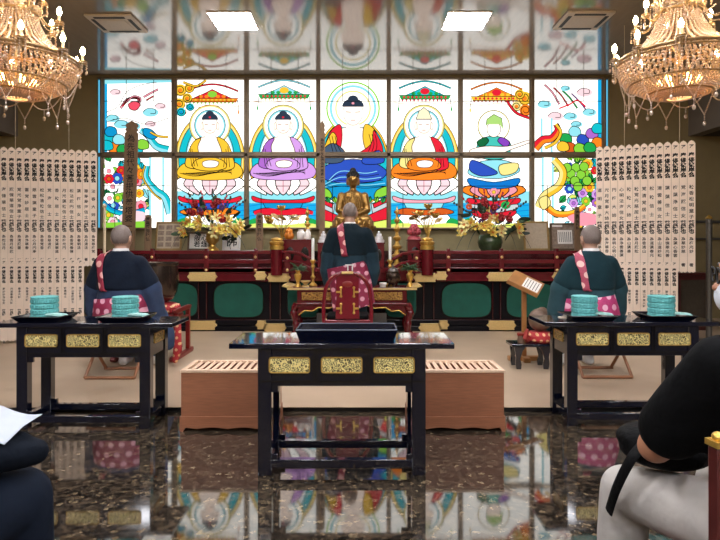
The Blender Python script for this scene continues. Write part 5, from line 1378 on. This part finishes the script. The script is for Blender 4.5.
def seated_priest(label, x, y, lower, upper, dz=0, rz=0, long_sleeve=1, kz_='kesa', ks_='kesa_strap'):
    t = thing('person', label, 'person', (x, y, PZ), rz)
    b = MB()
    _, nk = head_mb(b, (0, .02, 1.285), 0, R(-4), 1.12)
    b.cap((0, .0, 1.2), .058, (0, -.01, 1.1), .062)
    b.loft([((0, 0, .5), .14, .11), ((0, 0, .62), .17, .12), ((0, 0, .8), .14, .105), ((0, 0, .98), .165, .11), ((0, -.01, 1.08), .17, .09), ((0, -.01, 1.13), .07, .06)])
    for s in (-1, 1):
        limb(b, ((s * .17, -.01, 1.05), .056), ((s * .262, .06, .80), .045), ((s * .06, .3, .82), .033)); hand_mb(b, (s * .05, .31, .825), (-s * .12, .6, .55), s, (s, .1, .1), .15)
        limb(b, ((s * .1, .02, .56), .085), ((s * .16, .42, .52), .062), ((s * .14, .40, .1), .042)); b.cap((s * .14, .38, .05), .038, (s * .15, .54, .035), .03)
    bo = blob('body', b, 'skin', t, .0085, 2)
    hm = Matrix.Translation((0, .02, 1.285)) @ Matrix.Rotation(R(-4), 4, 'X') @ Matrix.Scale(1.12, 4); face_parts(t, hm, 'hair_black')
    cap_ = MB().sph((0, 0, 0), (.0785, .0965, .094), 22, 16, mtx=hm @ Matrix.Translation((0, -.014, .024)))
    obj('shaved_hair', cap_, 'shaved_hair', t, smooth=180)
    g = MB()
    g.loft([((0, .0, .40), .25, .2), ((0, 0, .5), .255, .205), ((0, 0, .62), .235, .185), ((0, 0, .8), .205, .15), ((0, -.005, .98), .22, .145), ((0, -.01, 1.06), .195, .12), ((0, -.01, 1.12), .13, .09), ((0, -.005, 1.165), .075, .072)], 28)
    for s in (-1, 1):
        limb(g, ((s * .165, -.005, 1.04), .085), ((s * .272, .05, .80), .1)); limb(g, ((s * .272, .05, .80), .1), ((s * .1, .27, .80), .085))
        limb(g, ((s * .272, .05, .8), .09), ((s * .30, .1, .6), .085), ((s * .29, .14, .5), .07))
        limb(g, ((s * .11, .05, .54), .13), ((s * .17, .43, .5), .11), ((s * .17, .43, .3), .11), ((s * .17, .42, .2), .12))
    limb(g, ((.33, .12, .55), .07), ((.385, .14, .36), .075), ((.40, .14, .26), .06)) if long_sleeve else None
    ro = blob('robe', g, lower, t, .014, 7)
    u = MB()
    u.loft([((0, -.003, .80), .215, .16), ((0, -.005, .98), .229, .155), ((0, -.01, 1.06), .203, .129), ((0, -.01, 1.125), .137, .097), ((0, -.005, 1.175), .08, .076)], 28)
    for s in (-1, 1): limb(u, ((s * .165, -.005, 1.04), .092), ((s * .243, .036, .865), .104))
    uo = blob('outer_robe', u, upper, t, .014, 10)
    obj('collar', MB().loft([((0, -.002, 1.155), .08, .076), ((0, 0, 1.195), .068, .066)], 24), 'white_cloth', t)
    kz = MB().loft([((0, 0, .46), .265, .22), ((0, 0, .62), .25, .2), ((0, 0, .74), .228, .178)], 32); kz.xf(Matrix.Translation((0, 0, .6)) @ Matrix.Rotation(R(-6), 4, 'Y') @ Matrix.Translation((0, 0, -.6)))
    obj('surplice', kz, kz_, t, smooth=80)
    ribbon_on('surplice_strap', [(-.13, .02, 1.2), (-.15, -.12, 1.08), (-.155, -.2, .95), (-.14, -.22, .82), (-.12, -.23, .70)], .085, uo, ks_, t, .012)
    for s in (-1, 1): obj('sock', MB().cap((s * .14, .37, .05), .046, (s * .15, .53, .04), .04).cap((s * .14, .38, .05), .046, (s * .14, .39, .16), .045), 'white_cloth', t)
    return t
def stool(label, x, y):
    t = thing('folding_stool', label, 'stool', (x, y, PZ)); w = .225
    for s, nm in ((-1, 0), (1, 1)):
        f_ = MB(); m_ = Matrix.Rotation(R(0), 4, 'X'); y0, y1 = s * .19, -s * .17
        for x_ in (-w + .018 * (s > 0), w - .018 * (s > 0)): f_.tube([(x_, y0, .015), (x_, y1, .39)], .014, 8)
        f_.tube([(-w, y0, .016), (w, y0, .016)], .015, 8).tube([(-w, y1, .385), (w, y1, .385)], .014, 8)
        obj('leg_frame', f_, 'stool_wood', t)
    obj('seat_sling', MB().rings([[Vector((x_, -.17 + .34 * k / 8, .39 - .015 * sin(pi * k / 8) + dz)) for x_, dz in ((-w + .03, 0), (w - .03, 0), (w - .03, .008), (-w + .03, .008))] for k in range(9)]), 'black_cloth', t)
for px, Y, lb, lo, up, sl in ((121, 5.12, 'seated shaven-headed person in navy robe with red dotted sash, back turned', 'robe_blue', 'robe_navy', 1), (591, 5.15, 'seated shaven-headed person in teal robe with pink dotted sash, back turned', 'robe_sea', 'robe_teal', 0)):
    x = (px - CX) * Y / F
    seated_priest(lb, x, Y, lo, up, 0, 0, sl, *(('kesa', 'kesa_strap') if sl else ('kesa_pink', 'strap_pink')))
    stool('folding wooden stool under the ' + ('navy' if sl else 'teal') + '-robed seated person', x + (-.02 if sl else .07), Y + .0)

# standing priest
py_ = 6.28; x = (350 - CX) * py_ / F
t = thing('person', 'standing shaven-headed person in dark robe with red dotted sash, facing the statue', 'person', (x, py_, PZ))
b = MB(); hc = (0, .02, 1.595)
head_mb(b, hc, 0, R(-3), 1.03); b.cap((0, 0, 1.52), .055, (0, -.01, 1.42), .06)
b.loft([((0, 0, .82), .15, .11), ((0, 0, .95), .165, .12), ((0, 0, 1.1), .135, .1), ((0, 0, 1.28), .165, .11), ((0, -.01, 1.38), .165, .085), ((0, -.01, 1.44), .07, .06)])
for s in (-1, 1):
    limb(b, ((s * .185, -.01, 1.36), .054), ((s * .255, .05, 1.08), .044), ((s * .06, .27, 1.13), .032)); hand_mb(b, (s * .045, .28, 1.14), (-s * .1, .5, .7), s, (s, .1, .1), .12)
    limb(b, ((s * .09, 0, .86), .085), ((s * .1, .01, .46), .058), ((s * .1, -.01, .08), .04)); b.cap((s * .1, -.02, .04), .036, (s * .12, .14, .03), .03)
blob('body', b, 'skin', t, .0085, 2)
hm = Matrix.Translation(hc) @ Matrix.Rotation(R(-3), 4, 'X') @ Matrix.Scale(1.03, 4); face_parts(t, hm)
obj('shaved_hair', MB().sph((0, 0, 0), (.0785, .0965, .094), 22, 16, mtx=hm @ Matrix.Translation((0, -.014, .024))), 'shaved_hair', t, smooth=180)
g = MB()
g.loft([((0, 0, .05), .2, .17), ((0, 0, .3), .2, .16), ((0, 0, .6), .2, .16), ((0, 0, .9), .205, .16), ((0, 0, 1.08), .19, .14), ((0, 0, 1.28), .205, .135), ((0, -.01, 1.36), .2, .11), ((0, -.01, 1.42), .13, .085), ((0, -.005, 1.465), .07, .068)], 28)
for s in (-1, 1):
    limb(g, ((s * .18, -.005, 1.345), .08), ((s * .25, .04, 1.1), .09)); limb(g, ((s * .25, .04, 1.1), .09), ((s * .1, .24, 1.1), .08)); limb(g, ((s * .25, .04, 1.1), .085), ((s * .27, .06, .92), .085), ((s * .26, .08, .78), .06))
blob('robe', g, 'robe_slate', t, .014, 7)
u = MB(); u.loft([((0, 0, 1.10), .198, .148), ((0, 0, 1.28), .213, .143), ((0, -.01, 1.36), .208, .118), ((0, -.01, 1.425), .137, .092), ((0, -.005, 1.475), .075, .072)], 28)
for s in (-1, 1): limb(u, ((s * .18, -.005, 1.345), .087), ((s * .238, .03, 1.17), .094))
uo = blob('outer_robe', u, 'robe_dark', t, .014, 6)
obj('collar', MB().loft([((0, -.002, 1.455), .074, .071), ((0, 0, 1.488), .064, .062)], 24), 'white_cloth', t)
kz = MB().loft([((-.02, -.01, .5), .25, .215), ((0, 0, .75), .245, .205), ((0, 0, .96), .235, .195), ((0, 0, 1.0), .23, .19)], 32); kz.xf(Matrix.Translation((0, 0, .8)) @ Matrix.Rotation(R(-13), 4, 'Y') @ Matrix.Translation((0, 0, -.8)))
obj('surplice', kz, 'kesa', t, smooth=80)
ribbon_on('surplice_strap', [(-.1, .02, 1.5), (-.105, -.11, 1.38), (-.1, -.19, 1.25), (-.075, -.2, 1.12), (-.055, -.21, .97)], .085, uo, 'kesa_strap', t, .012)
obj('surplice_knot', MB().cbox((0, -.215, 1.0), (.1, .012, .012)).cbox((-.02, -.215, .97), (.012, .012, .07)).cbox((.03, -.215, .97), (.012, .012, .07)), 'white_cloth', t)

# masked person in the seat at the side, seen from behind
t = thing('person', 'seated person in black shirt and pale grey trousers wearing a white mask', 'person', (1.10, 1.36, 0), R(8))
b = MB(); hc = (-.042, .06, 1.185); hy = R(58)
hmx, _ = head_mb(b, hc, hy, R(-2), 1.0); b.cap((-.0, .03, 1.11), .056, (.02, .0, 1.03), .062)
b.loft([((0, 0, .46), .16, .12), ((0, 0, .6), .18, .13), ((0, .02, .8), .16, .12), ((0, .03, .95), .18, .12), ((0.01, .02, 1.02), .16, .09), ((.02, .01, 1.07), .07, .06)])
LSH, LEL, LWR = Vector((-.205, .0, .965)), Vector((-.245, .2, .70)), Vector((-.02, .36, .66))
RSH, REL, RWR = Vector((.21, .02, .97)), Vector((.26, .2, .72)), Vector((.08, .38, .67))
limb(b, (LSH, .055), (LEL, .046), (LWR, .034)); limb(b, (RSH, .055), (REL, .046), (RWR, .034))
hand_mb(b, LWR + Vector((.01, .01, 0)), (.6, .5, -.1), -1, (0, -.3, 1), .5); hand_mb(b, RWR + Vector((-.01, .02, 0)), (-.6, .5, -.05), 1, (0, -.3, 1), .5)
for s, kx in ((-1, -.17), (1, .18)):
    limb(b, ((s * .1, .02, .52), .09), ((kx, .44, .47), .062), ((kx, .46, .09), .042)); b.cap((kx, .44, .05), .036, (kx, .6, .035), .03)
blob('body', b, 'skin_tan', t, .0085, 2)
face_parts(t, hmx)
hr = MB().sph((0, 0, 0), (.086, .104, .1), 22, 16, mtx=hmx @ Matrix.Translation((0, -.024, .034))).sph((0, 0, 0), (.075, .05, .06), 16, 10, mtx=hmx @ Matrix.Translation((0, -.07, -.03)))
blob('hair', hr, 'hair_black', t, .008, 2)
mk_ = MB().sph((0, 0, 0), (.058, .042, .052), 18, 12, mtx=hmx @ Matrix.Translation((0, .066, -.052))); mo_ = obj('face_mask', mk_, 'mask_white', t, smooth=180)
el_ = MB()
for k in (-1, 1): el_.tube([hmx @ Vector((k * .055, .07, -.035)), hmx @ Vector((k * .078, .02, -.02)), hmx @ Vector((k * .085, -.015, .0))], .002, 5)
obj('ear_loop', el_, 'mask_white', mo_)
gl_ = MB()
for k in (-1, 1):
    gl_.tube([hmx @ Vector((k * .034 + .026 * cos(a), .104 - .004 * abs(cos(a)), .006 + .02 * sin(a))) for a in [2 * pi * j / 20 for j in range(20)]], .0025, 6, closed=True)
    gl_.tube([hmx @ Vector((k * .06, .1, .01)), hmx @ Vector((k * .084, .06, .012)), hmx @ Vector((k * .088, -.02, .008))], .0025, 6)
gl_.tube([hmx @ Vector((-.009, .104, .008)), hmx @ Vector((.009, .104, .008))], .0025, 6)
obj('glasses', gl_, 'ink', t)
g = MB()
g.loft([((0, -.01, .50), .205, .165), ((0, -.01, .62), .21, .17), ((0, .005, .8), .20, .155), ((0, .015, .93), .205, .145), ((0.01, .01, 1.01), .17, .1), ((.02, .01, 1.06), .09, .075)], 28)
limb(g, (LSH, .083), (LSH.lerp(LEL, .5), .086), (LSH.lerp(LEL, .74), .084)); limb(g, (RSH, .083), (RSH.lerp(REL, .5), .086), (RSH.lerp(REL, .74), .084))
blob('shirt', g, 'black_cloth', t, .012, 6)
g = MB(); g.loft([((0, 0, .44), .19, .15), ((0, 0, .5), .2, .16), ((0, 0, .6), .2, .155)], 24)
for s, kx in ((-1, -.17), (1, .18)): limb(g, ((s * .1, .02, .545), .112), ((kx, .44, .465), .08), ((kx, .46, .3), .078), ((kx, .45, .12), .08))
blob('trousers', g, 'grey_trousers', t, .012, 6)
for kx in (-.17, .18): obj('shoe', MB().sph((kx, .53, .045), (.05, .13, .045), 14, 9).box(kx - .045, kx + .045, .42, .64, 0, .02), 'black_cloth', t)
bg = thing('shoulder_bag', 'black bag on the lap of the masked person in black', 'bag', tuple(t.matrix_basis @ Vector((-.10, .34, .635))), R(8))
g = MB().sph((0, 0, 0), (.145, .12, .055), 18, 10).sph((-.03, .02, .03), (.12, .09, .045)); blob('bag_body', g, 'bag_black', bg, .01, 5)
obj('strap', MB().tube(so3([(-.1, -.04, .04), (-.16, -.06, .0), (-.18, -.02, -.1), (-.175, .03, -.2)]), .018, 8, flat=(1, .3)), 'bag_black', bg)
# its chair: dark wood with gilt post caps
c = thing('audience_chair', 'dark wooden chair with gilt-capped post, seat of the person in black', 'chair', (1.025, 1.36, 0), R(8))
for s in (-1, 1):
    obj('back_post', MB().box(s * .33 - .014, s * .33 + .014, -.232, -.204, 0, .86), 'cabinet_red', c, bevel=.004)
    obj('post_cap', MB().cbox((s * .33, -.217, .866), (.034, .034, .012)).sph((s * .33, -.217, .877), (.013, .013, .012)), 'gold', c)
    obj('front_leg', MB().box(s * .32 - .018, s * .32 + .018, .2, .236, 0, .37), 'dark_red_lacquer', c, bevel=.004)
obj('seat', MB().box(-.345, .345, -.2, .24, .355, .392), 'dark_red_lacquer', c, bevel=.008)
obj('top_rail', MB().tube([(-.33, -.217, .845), (0, -.25, .86), (.33, -.217, .845)], .014, 8), 'vermilion', c)
obj('back_slat', MB().box(-.33, .33, -.23, -.21, .6, .66), 'dark_red_lacquer', c)

# person at the other edge of the picture, only knees and lap in view
t = thing('person', 'seated person in dark navy clothes at the picture edge with white paper on lap', 'person', (-1.22, 1.15, 0), R(-12))
b = MB(); hc = (0, .05, 1.22)
hm2, _ = head_mb(b, hc, R(-10), R(-6), 1.0); b.cap((0, .03, 1.15), .055, (0, .0, 1.04), .06)
b.loft([((0, 0, .46), .16, .12), ((0, 0, .6), .17, .12), ((0, .02, .8), .15, .11), ((0, .03, .95), .17, .11), ((0, .02, 1.0), .15, .085), ((0, .01, 1.05), .07, .06)])
for s in (-1, 1):
    limb(b, ((s * .19, .02, .95), .05), ((s * .24, .18, .72), .042), ((s * .1, .36, .66), .032)); hand_mb(b, (s * .09, .37, .66), (-s * .3, .6, -.05), s, (0, -.2, 1), .4)
    limb(b, ((s * .1, .02, .52), .085), ((s * .13, .46, .5), .06), ((s * .13, .47, .09), .042)); b.cap((s * .13, .45, .05), .036, (s * .14, .6, .035), .03)
blob('body', b, 'skin_tan', t, .0085, 2); face_parts(t, hm2)
blob('hair', MB().sph((0, 0, 0), (.086, .104, .1), 22, 16, mtx=hm2 @ Matrix.Translation((0, -.024, .034))), 'hair_black', t, .008, 2)
g = MB(); g.loft([((0, 0, .5), .19, .15), ((0, 0, .62), .19, .15), ((0, .01, .8), .185, .14), ((0, .02, .93), .19, .135), ((0, .01, .99), .16, .095), ((0, .005, 1.04), .085, .075)], 28)
for s in (-1, 1): limb(g, ((s * .19, .02, .95), .075), ((s * .245, .18, .72), .068), ((s * .12, .34, .66), .05))
blob('jacket', g, 'navy_cloth', t, .012, 6)
g = MB(); g.loft([((0, 0, .44), .19, .15), ((0, 0, .6), .19, .15)], 24)
for s in (-1, 1): limb(g, ((s * .1, .02, .54), .11), ((s * .13, .46, .525), .095), ((s * .13, .48, .3), .085), ((s * .13, .47, .1), .085))
blob('trousers', g, 'dark_trousers', t, .012, 6)
for s in (-1, 1): obj('shoe', MB().sph((s * .135, .53, .045), (.05, .13, .045), 14, 9).box(s * .135 - .045, s * .135 + .045, .42, .64, 0, .02), 'black_cloth', t)
LM = Matrix.Translation((-1.22, 1.15, 0)) @ Matrix.Rotation(R(-12), 4, 'Z')
g = MB().sph((0, 0, 0), (.16, .13, .05)).cap((-.1, .05, .02), .05, (.12, .08, .0), .045).cap((.1, -.05, .01), .05, (.16, .1, -.02), .04)
fc = thing('folded_coat', 'dark navy folded coat on the knees of the person at the edge', 'coat', tuple(LM @ Vector((.03, .36, .69))), R(-12)); blob('coat_cloth', g, 'navy_cloth', fc, .012, 6)
q = MB(); n = 10; rows = []
for i in range(n + 1):
    u = i / n; rows.append([Vector((-.115 + .23 * u, y_ * .72, .02 * sin(u * 5 + y_ * 6) - .03 * u * u + z_)) for y_, z_ in ((-.11, 0), (.0, .012), (.11, 0), (.11, -.0015), (0, .0105), (-.11, -.0015))])
q.rings(rows); o = obj('paper_sheet', q, 'sheet_paper', loc=tuple(LM @ Vector((.065, .41, .778)))); o.rotation_euler = (R(10), R(-7), R(-6)); tag(o, 'white paper sheet lying on the folded navy coat', 'paper')
c = thing('audience_chair', 'dark wooden chair under the person in dark navy clothes', 'chair', (-1.22, 1.15, 0), R(-12))
for s in (-1, 1):
    obj('back_post', MB().box(s * .25 - .018, s * .25 + .018, -.235, -.2, 0, .80), 'dark_red_lacquer', c, bevel=.004); obj('front_leg', MB().box(s * .25 - .018, s * .25 + .018, .2, .236, 0, .41), 'dark_red_lacquer', c, bevel=.004)
obj('seat', MB().box(-.26, .26, -.2, .24, .385, .425), 'dark_red_lacquer', c, bevel=.008); obj('top_rail', MB().box(-.25, .25, -.23, -.2, .74, .8), 'dark_red_lacquer', c)

# ------------------------------------------------------------------ gong beside the navy-robed priest
gY = 5.95; gkx = (154 - CX) * gY / F
st_ = thing('gong_stand', 'red wooden stand with curled feet carrying the bronze gong and cushion', 'stand', (gkx, gY, PZ))
obj('stand_top', MB().lathe([(0, .42), (.3, .42), (.31, .44), (.31, .465), (.3, .475), (0, .475)], seg=28), 'vermilion', st_)
for s in (-1, 1):
    for y_ in (-.2, .2):
        obj('leg', MB().box(s * .31 - .022, s * .31 + .022, y_ - .022, y_ + .022, .05, .50), 'vermilion', st_, bevel=.004)
    f_ = MB().prism([(-.3, 0), (.3, 0), (.33, .02), (.32, .05), (.27, .06), (.22, .045), (-.22, .045), (-.27, .06), (-.32, .05), (-.33, .02)], 'X', s * .31 - .028, s * .31 + .028)
    obj('curled_foot', f_, 'vermilion', st_, bevel=.006)
    obj('side_rail', MB().box(s * .31 - .015, s * .31 + .015, -.2, .2, .40, .44).prism([(-.24, .5), (.24, .5), (.28, .53), (.25, .545), (-.25, .545), (-.28, .53)], 'X', s * .31 - .02, s * .31 + .02), 'vermilion', st_, bevel=.004)
obj('front_rail', MB().box(-.31, .31, -.215, -.185, .36, .41).box(-.31, .31, .185, .215, .36, .41).box(-.31, .31, -.02, .02, .1, .14), 'vermilion', st_, bevel=.004)
cz = PZ + .477
cu = thing('gong_cushion', 'round red brocade cushion under the bronze gong', 'cushion', (gkx, gY, cz))
obj('cushion_ring', MB().lathe([(0, .0), (.22, .0), (.265, .03), (.27, .065), (.24, .1), (.2, .11), (0, .11)], seg=32), 'brocade', cu)
fl = MB()
for k in range(24): a = 2 * pi * k / 24; fl.sph((.255 * cos(a), .255 * sin(a), .05), (.03, .03, .045), 8, 6)
obj('pleated_edge', fl, 'brocade', cu)
tag(obj('gong_bowl', MB().lathe([(0, 0), (.12, .0), (.2, .04), (.245, .12), (.262, .22), (.258, .33), (.25, .41), (.262, .43), (.262, .445), (.248, .445), (.24, .4), (.245, .25), (.2, .08), (0, .03)], seg=40), 'bronze', loc=(gkx, gY, cz + .112)), 'large dark bronze bowl gong beside the navy-robed person', 'gong')
tag(obj('gong_cover', MB().cap((0, 0, 0), .03, (0, -.02, -.28), .045, 10).cap((0, -.02, -.28), .045, (-.02, -.03, -.38), .03, 10), 'brocade', loc=(gkx + .39, gY - .37, .46)), 'red patterned cloth hanging in front of the red gong stand', 'cloth')

# ------------------------------------------------------------------ lectern, low bench, wooden drum beside the teal-robed priest
lY = 5.74; lx = (524 - CX) * lY / F
le = thing('lectern', 'wooden lectern with tilted top beside the teal-robed person', 'lectern', (lx, lY, PZ)); lz = at(0, 283, lY).z - PZ
obj('post', MB().box(-.022, .022, -.02, .02, .05, lz - .02), 'lectern_wood', le, bevel=.003)
obj('base', MB().box(-.17, .17, -.035, .035, 0, .05).box(-.035, .035, -.13, .13, .0, .05), 'lectern_wood', le, bevel=.008)
m_ = Matrix.Translation((.02, 0, lz)) @ Matrix.Rotation(R(14), 4, 'Y') @ Matrix.Rotation(R(32), 4, 'X') @ Matrix.Rotation(R(-24), 4, 'Z')
obj('reading_board', MB().box(-.17, .17, -.14, .14, -.012, .012, m_).box(-.17, .17, -.155, -.135, -.015, .03, m_), 'lectern_wood', le, bevel=.003)
q = MB().box(-.02, .15, -.12, .10, 0, .002, m_ @ Matrix.Translation((0, 0, .013))); q.mi = 1
for k in range(5): q.box(.0 + .03 * k, .006 + .03 * k, -.1, .08, .002, .0026, m_ @ Matrix.Translation((0, 0, .013)))
o = obj('prayer_sheet', q, ['paper', 'ink'], smooth=0, loc=(lx, lY, PZ)); tag(o, 'white prayer sheet lying on the tilted lectern top', 'paper')
bY = 5.36; bx = (538 - CX) * bY / F
be = thing('low_bench', 'low dark bench with cut-out legs in front of the lectern', 'bench', (bx, bY, PZ)); bz = .25
obj('bench_top', MB().box(-.27, .15, -.05, .19, bz - .03, bz), 'black_lacquer', be, bevel=.006)
for y_ in (-.02, .16):
    for x0 in (-.22, .05):
        lgp = [(x0, 0), (x0 + .045, 0), (x0 + .05, .05), (x0 + .035, .1), (x0 + .06, .18), (x0 + .09, bz - .03), (x0 - .02, bz - .03), (x0 - .005, .12), (x0 - .01, .05)]
        if x0 > 0: lgp = [(2 * (x0 + .022) - p[0], p[1]) for p in lgp]
        obj('leg', MB().prism(lgp, 'Y', y_ - .012, y_ + .012), 'black_lacquer', be, bevel=.003)
tz = PZ + bz
p_ = at(521, 0, 5.37); t = thing('striker_cup', 'small dark round cup on the low bench below the lectern', 'cup', (p_.x, 5.38, tz))
obj('cup_body', MB().lathe([(0, 0), (.03, 0), (.034, .03), (.03, .06), (.034, .1), (0, .1)], seg=16), 'mokugyo', t); obj('red_band', MB().lathe([(.034, .075), (.037, .08), (.037, .1), (.03, .102), (0, .102)], seg=16), 'vermilion', t)
p_ = at(540, 0, 5.43); cu2 = thing('drum_cushion', 'red brocade cushion on the low bench beside the teal-robed person', 'cushion', (p_.x, 5.43, tz + .002))
g = MB().lathe([(0, 0), (.1, 0), (.135, .03), (.135, .07), (.1, .105), (0, .11)], seg=24); obj('cushion_body', g, 'brocade', cu2); obj('tuft', MB().tube([(-.13, -.03, .02), (-.17, -.06, .06), (-.15, -.08, .14)], [.03, .035, .015], 8), 'mallet_red', cu2)
g = MB().sph((0, 0, .11), (.115, .105, .115), 20, 14).sph((.03, .02, .2), (.05, .05, .035))
tag(blob('wooden_drum', g, 'mokugyo', None, .01, 3), 'round wooden fish drum on the red cushion beside the teal-robed person', 'drum'); bpy.data.objects['wooden_drum'].location = (p_.x, 5.43, tz + .116)

# ------------------------------------------------------------------ far side furniture
cY = 7.7; cx0, cx1 = at(676, 0, cY).x, at(712, 0, cY).x
ca = thing('side_cabinet', 'dark red cabinet with a glass front under the three free memorial strips', 'cabinet', ((cx0 + cx1) / 2, cY, PZ)); w = (cx1 - cx0) / 2; h = at(0, 273, cY).z - PZ
obj('cabinet_body', MB().box(-w, w, .02, .42, .06, h - .03), 'cabinet_red', ca, bevel=.004); obj('cabinet_top', MB().box(-w - .03, w + .03, -.01, .45, h - .03, h), 'cabinet_red', ca, bevel=.006); obj('plinth', MB().box(-w + .02, w - .02, .04, .42, 0, .06), 'cabinet_red', ca)
dr_ = obj('door', MB().box(-w + .01, w - .01, 0, .02, .08, .13).box(-w + .01, w - .01, 0, .02, h - .1, h - .04).box(-w + .01, -w + .07, 0, .02, .13, h - .1).box(w - .07, w - .01, 0, .02, .13, h - .1), 'cabinet_red', ca, bevel=.003)
obj('glass_panel', MB().box(-w + .07, w - .07, .008, .016, .13, h - .1), 'cabinet_glass', dr_)
po = thing('rope_post', 'grey upright post with a small gold cap beside the dark red cabinet', 'post', ((709 - CX) * 6.9 / F, 6.9, PZ)); hp = at(0, 216, 6.9).z - PZ
obj('post', MB().lathe([(0, 0), (.13, 0), (.13, .015), (.035, .03), (.035, hp - .04), (0, hp - .04)], seg=20), 'steel', po); obj('post_cap', MB().lathe([(0, hp - .04), (.03, hp - .04), (.045, hp - .025), (.02, hp), (0, hp + .015)], seg=16), 'gold', po)
po = thing('stand_pole', 'pale slender pole between the memorial strips and the navy-robed person', 'post', ((104.5 - CX) * 7.4 / F, 7.4, PZ)); hp = at(0, 206, 7.4).z - PZ
obj('pole', MB().lathe([(0, 0), (.1, 0), (.1, .015), (.018, .03), (.018, hp), (0, hp)], seg=16), 'candle_sleeve', po); obj('pole_cap', MB().sph((0, 0, hp), (.028, .028, .035), 12, 8), 'candle_sleeve', po)
# ------------------------------------------------------------------ light, camera
w = bpy.data.worlds.new('daylight'); SC.world = w; w.use_nodes = True
w.node_tree.nodes['Background'].inputs[0].default_value = (.86, .93, 1, 1); w.node_tree.nodes['Background'].inputs[1].default_value = 1.0
cam = bpy.data.cameras.new('camera'); co = bpy.data.objects.new('camera', cam); COL.objects.link(co)
co.location = (0, 0, H); co.rotation_euler = (pi / 2, 0, 0)
cam.sensor_width = 36; cam.lens = 36 * F / 720; cam.shift_y = -(270 - CY) / 720; cam.clip_start = .05
SC.camera = co
SC.view_settings.view_transform = 'Standard'; SC.view_settings.look = 'None'; SC.view_settings.gamma = 1; SC.view_settings.use_curve_mapping = False
SC.view_settings.exposure = .75
SC.cycles.use_denoising = True; SC.cycles.max_bounces = 8; SC.cycles.caustics_reflective = False; SC.cycles.caustics_refractive = False
SC.cycles.sample_clamp_indirect = 6
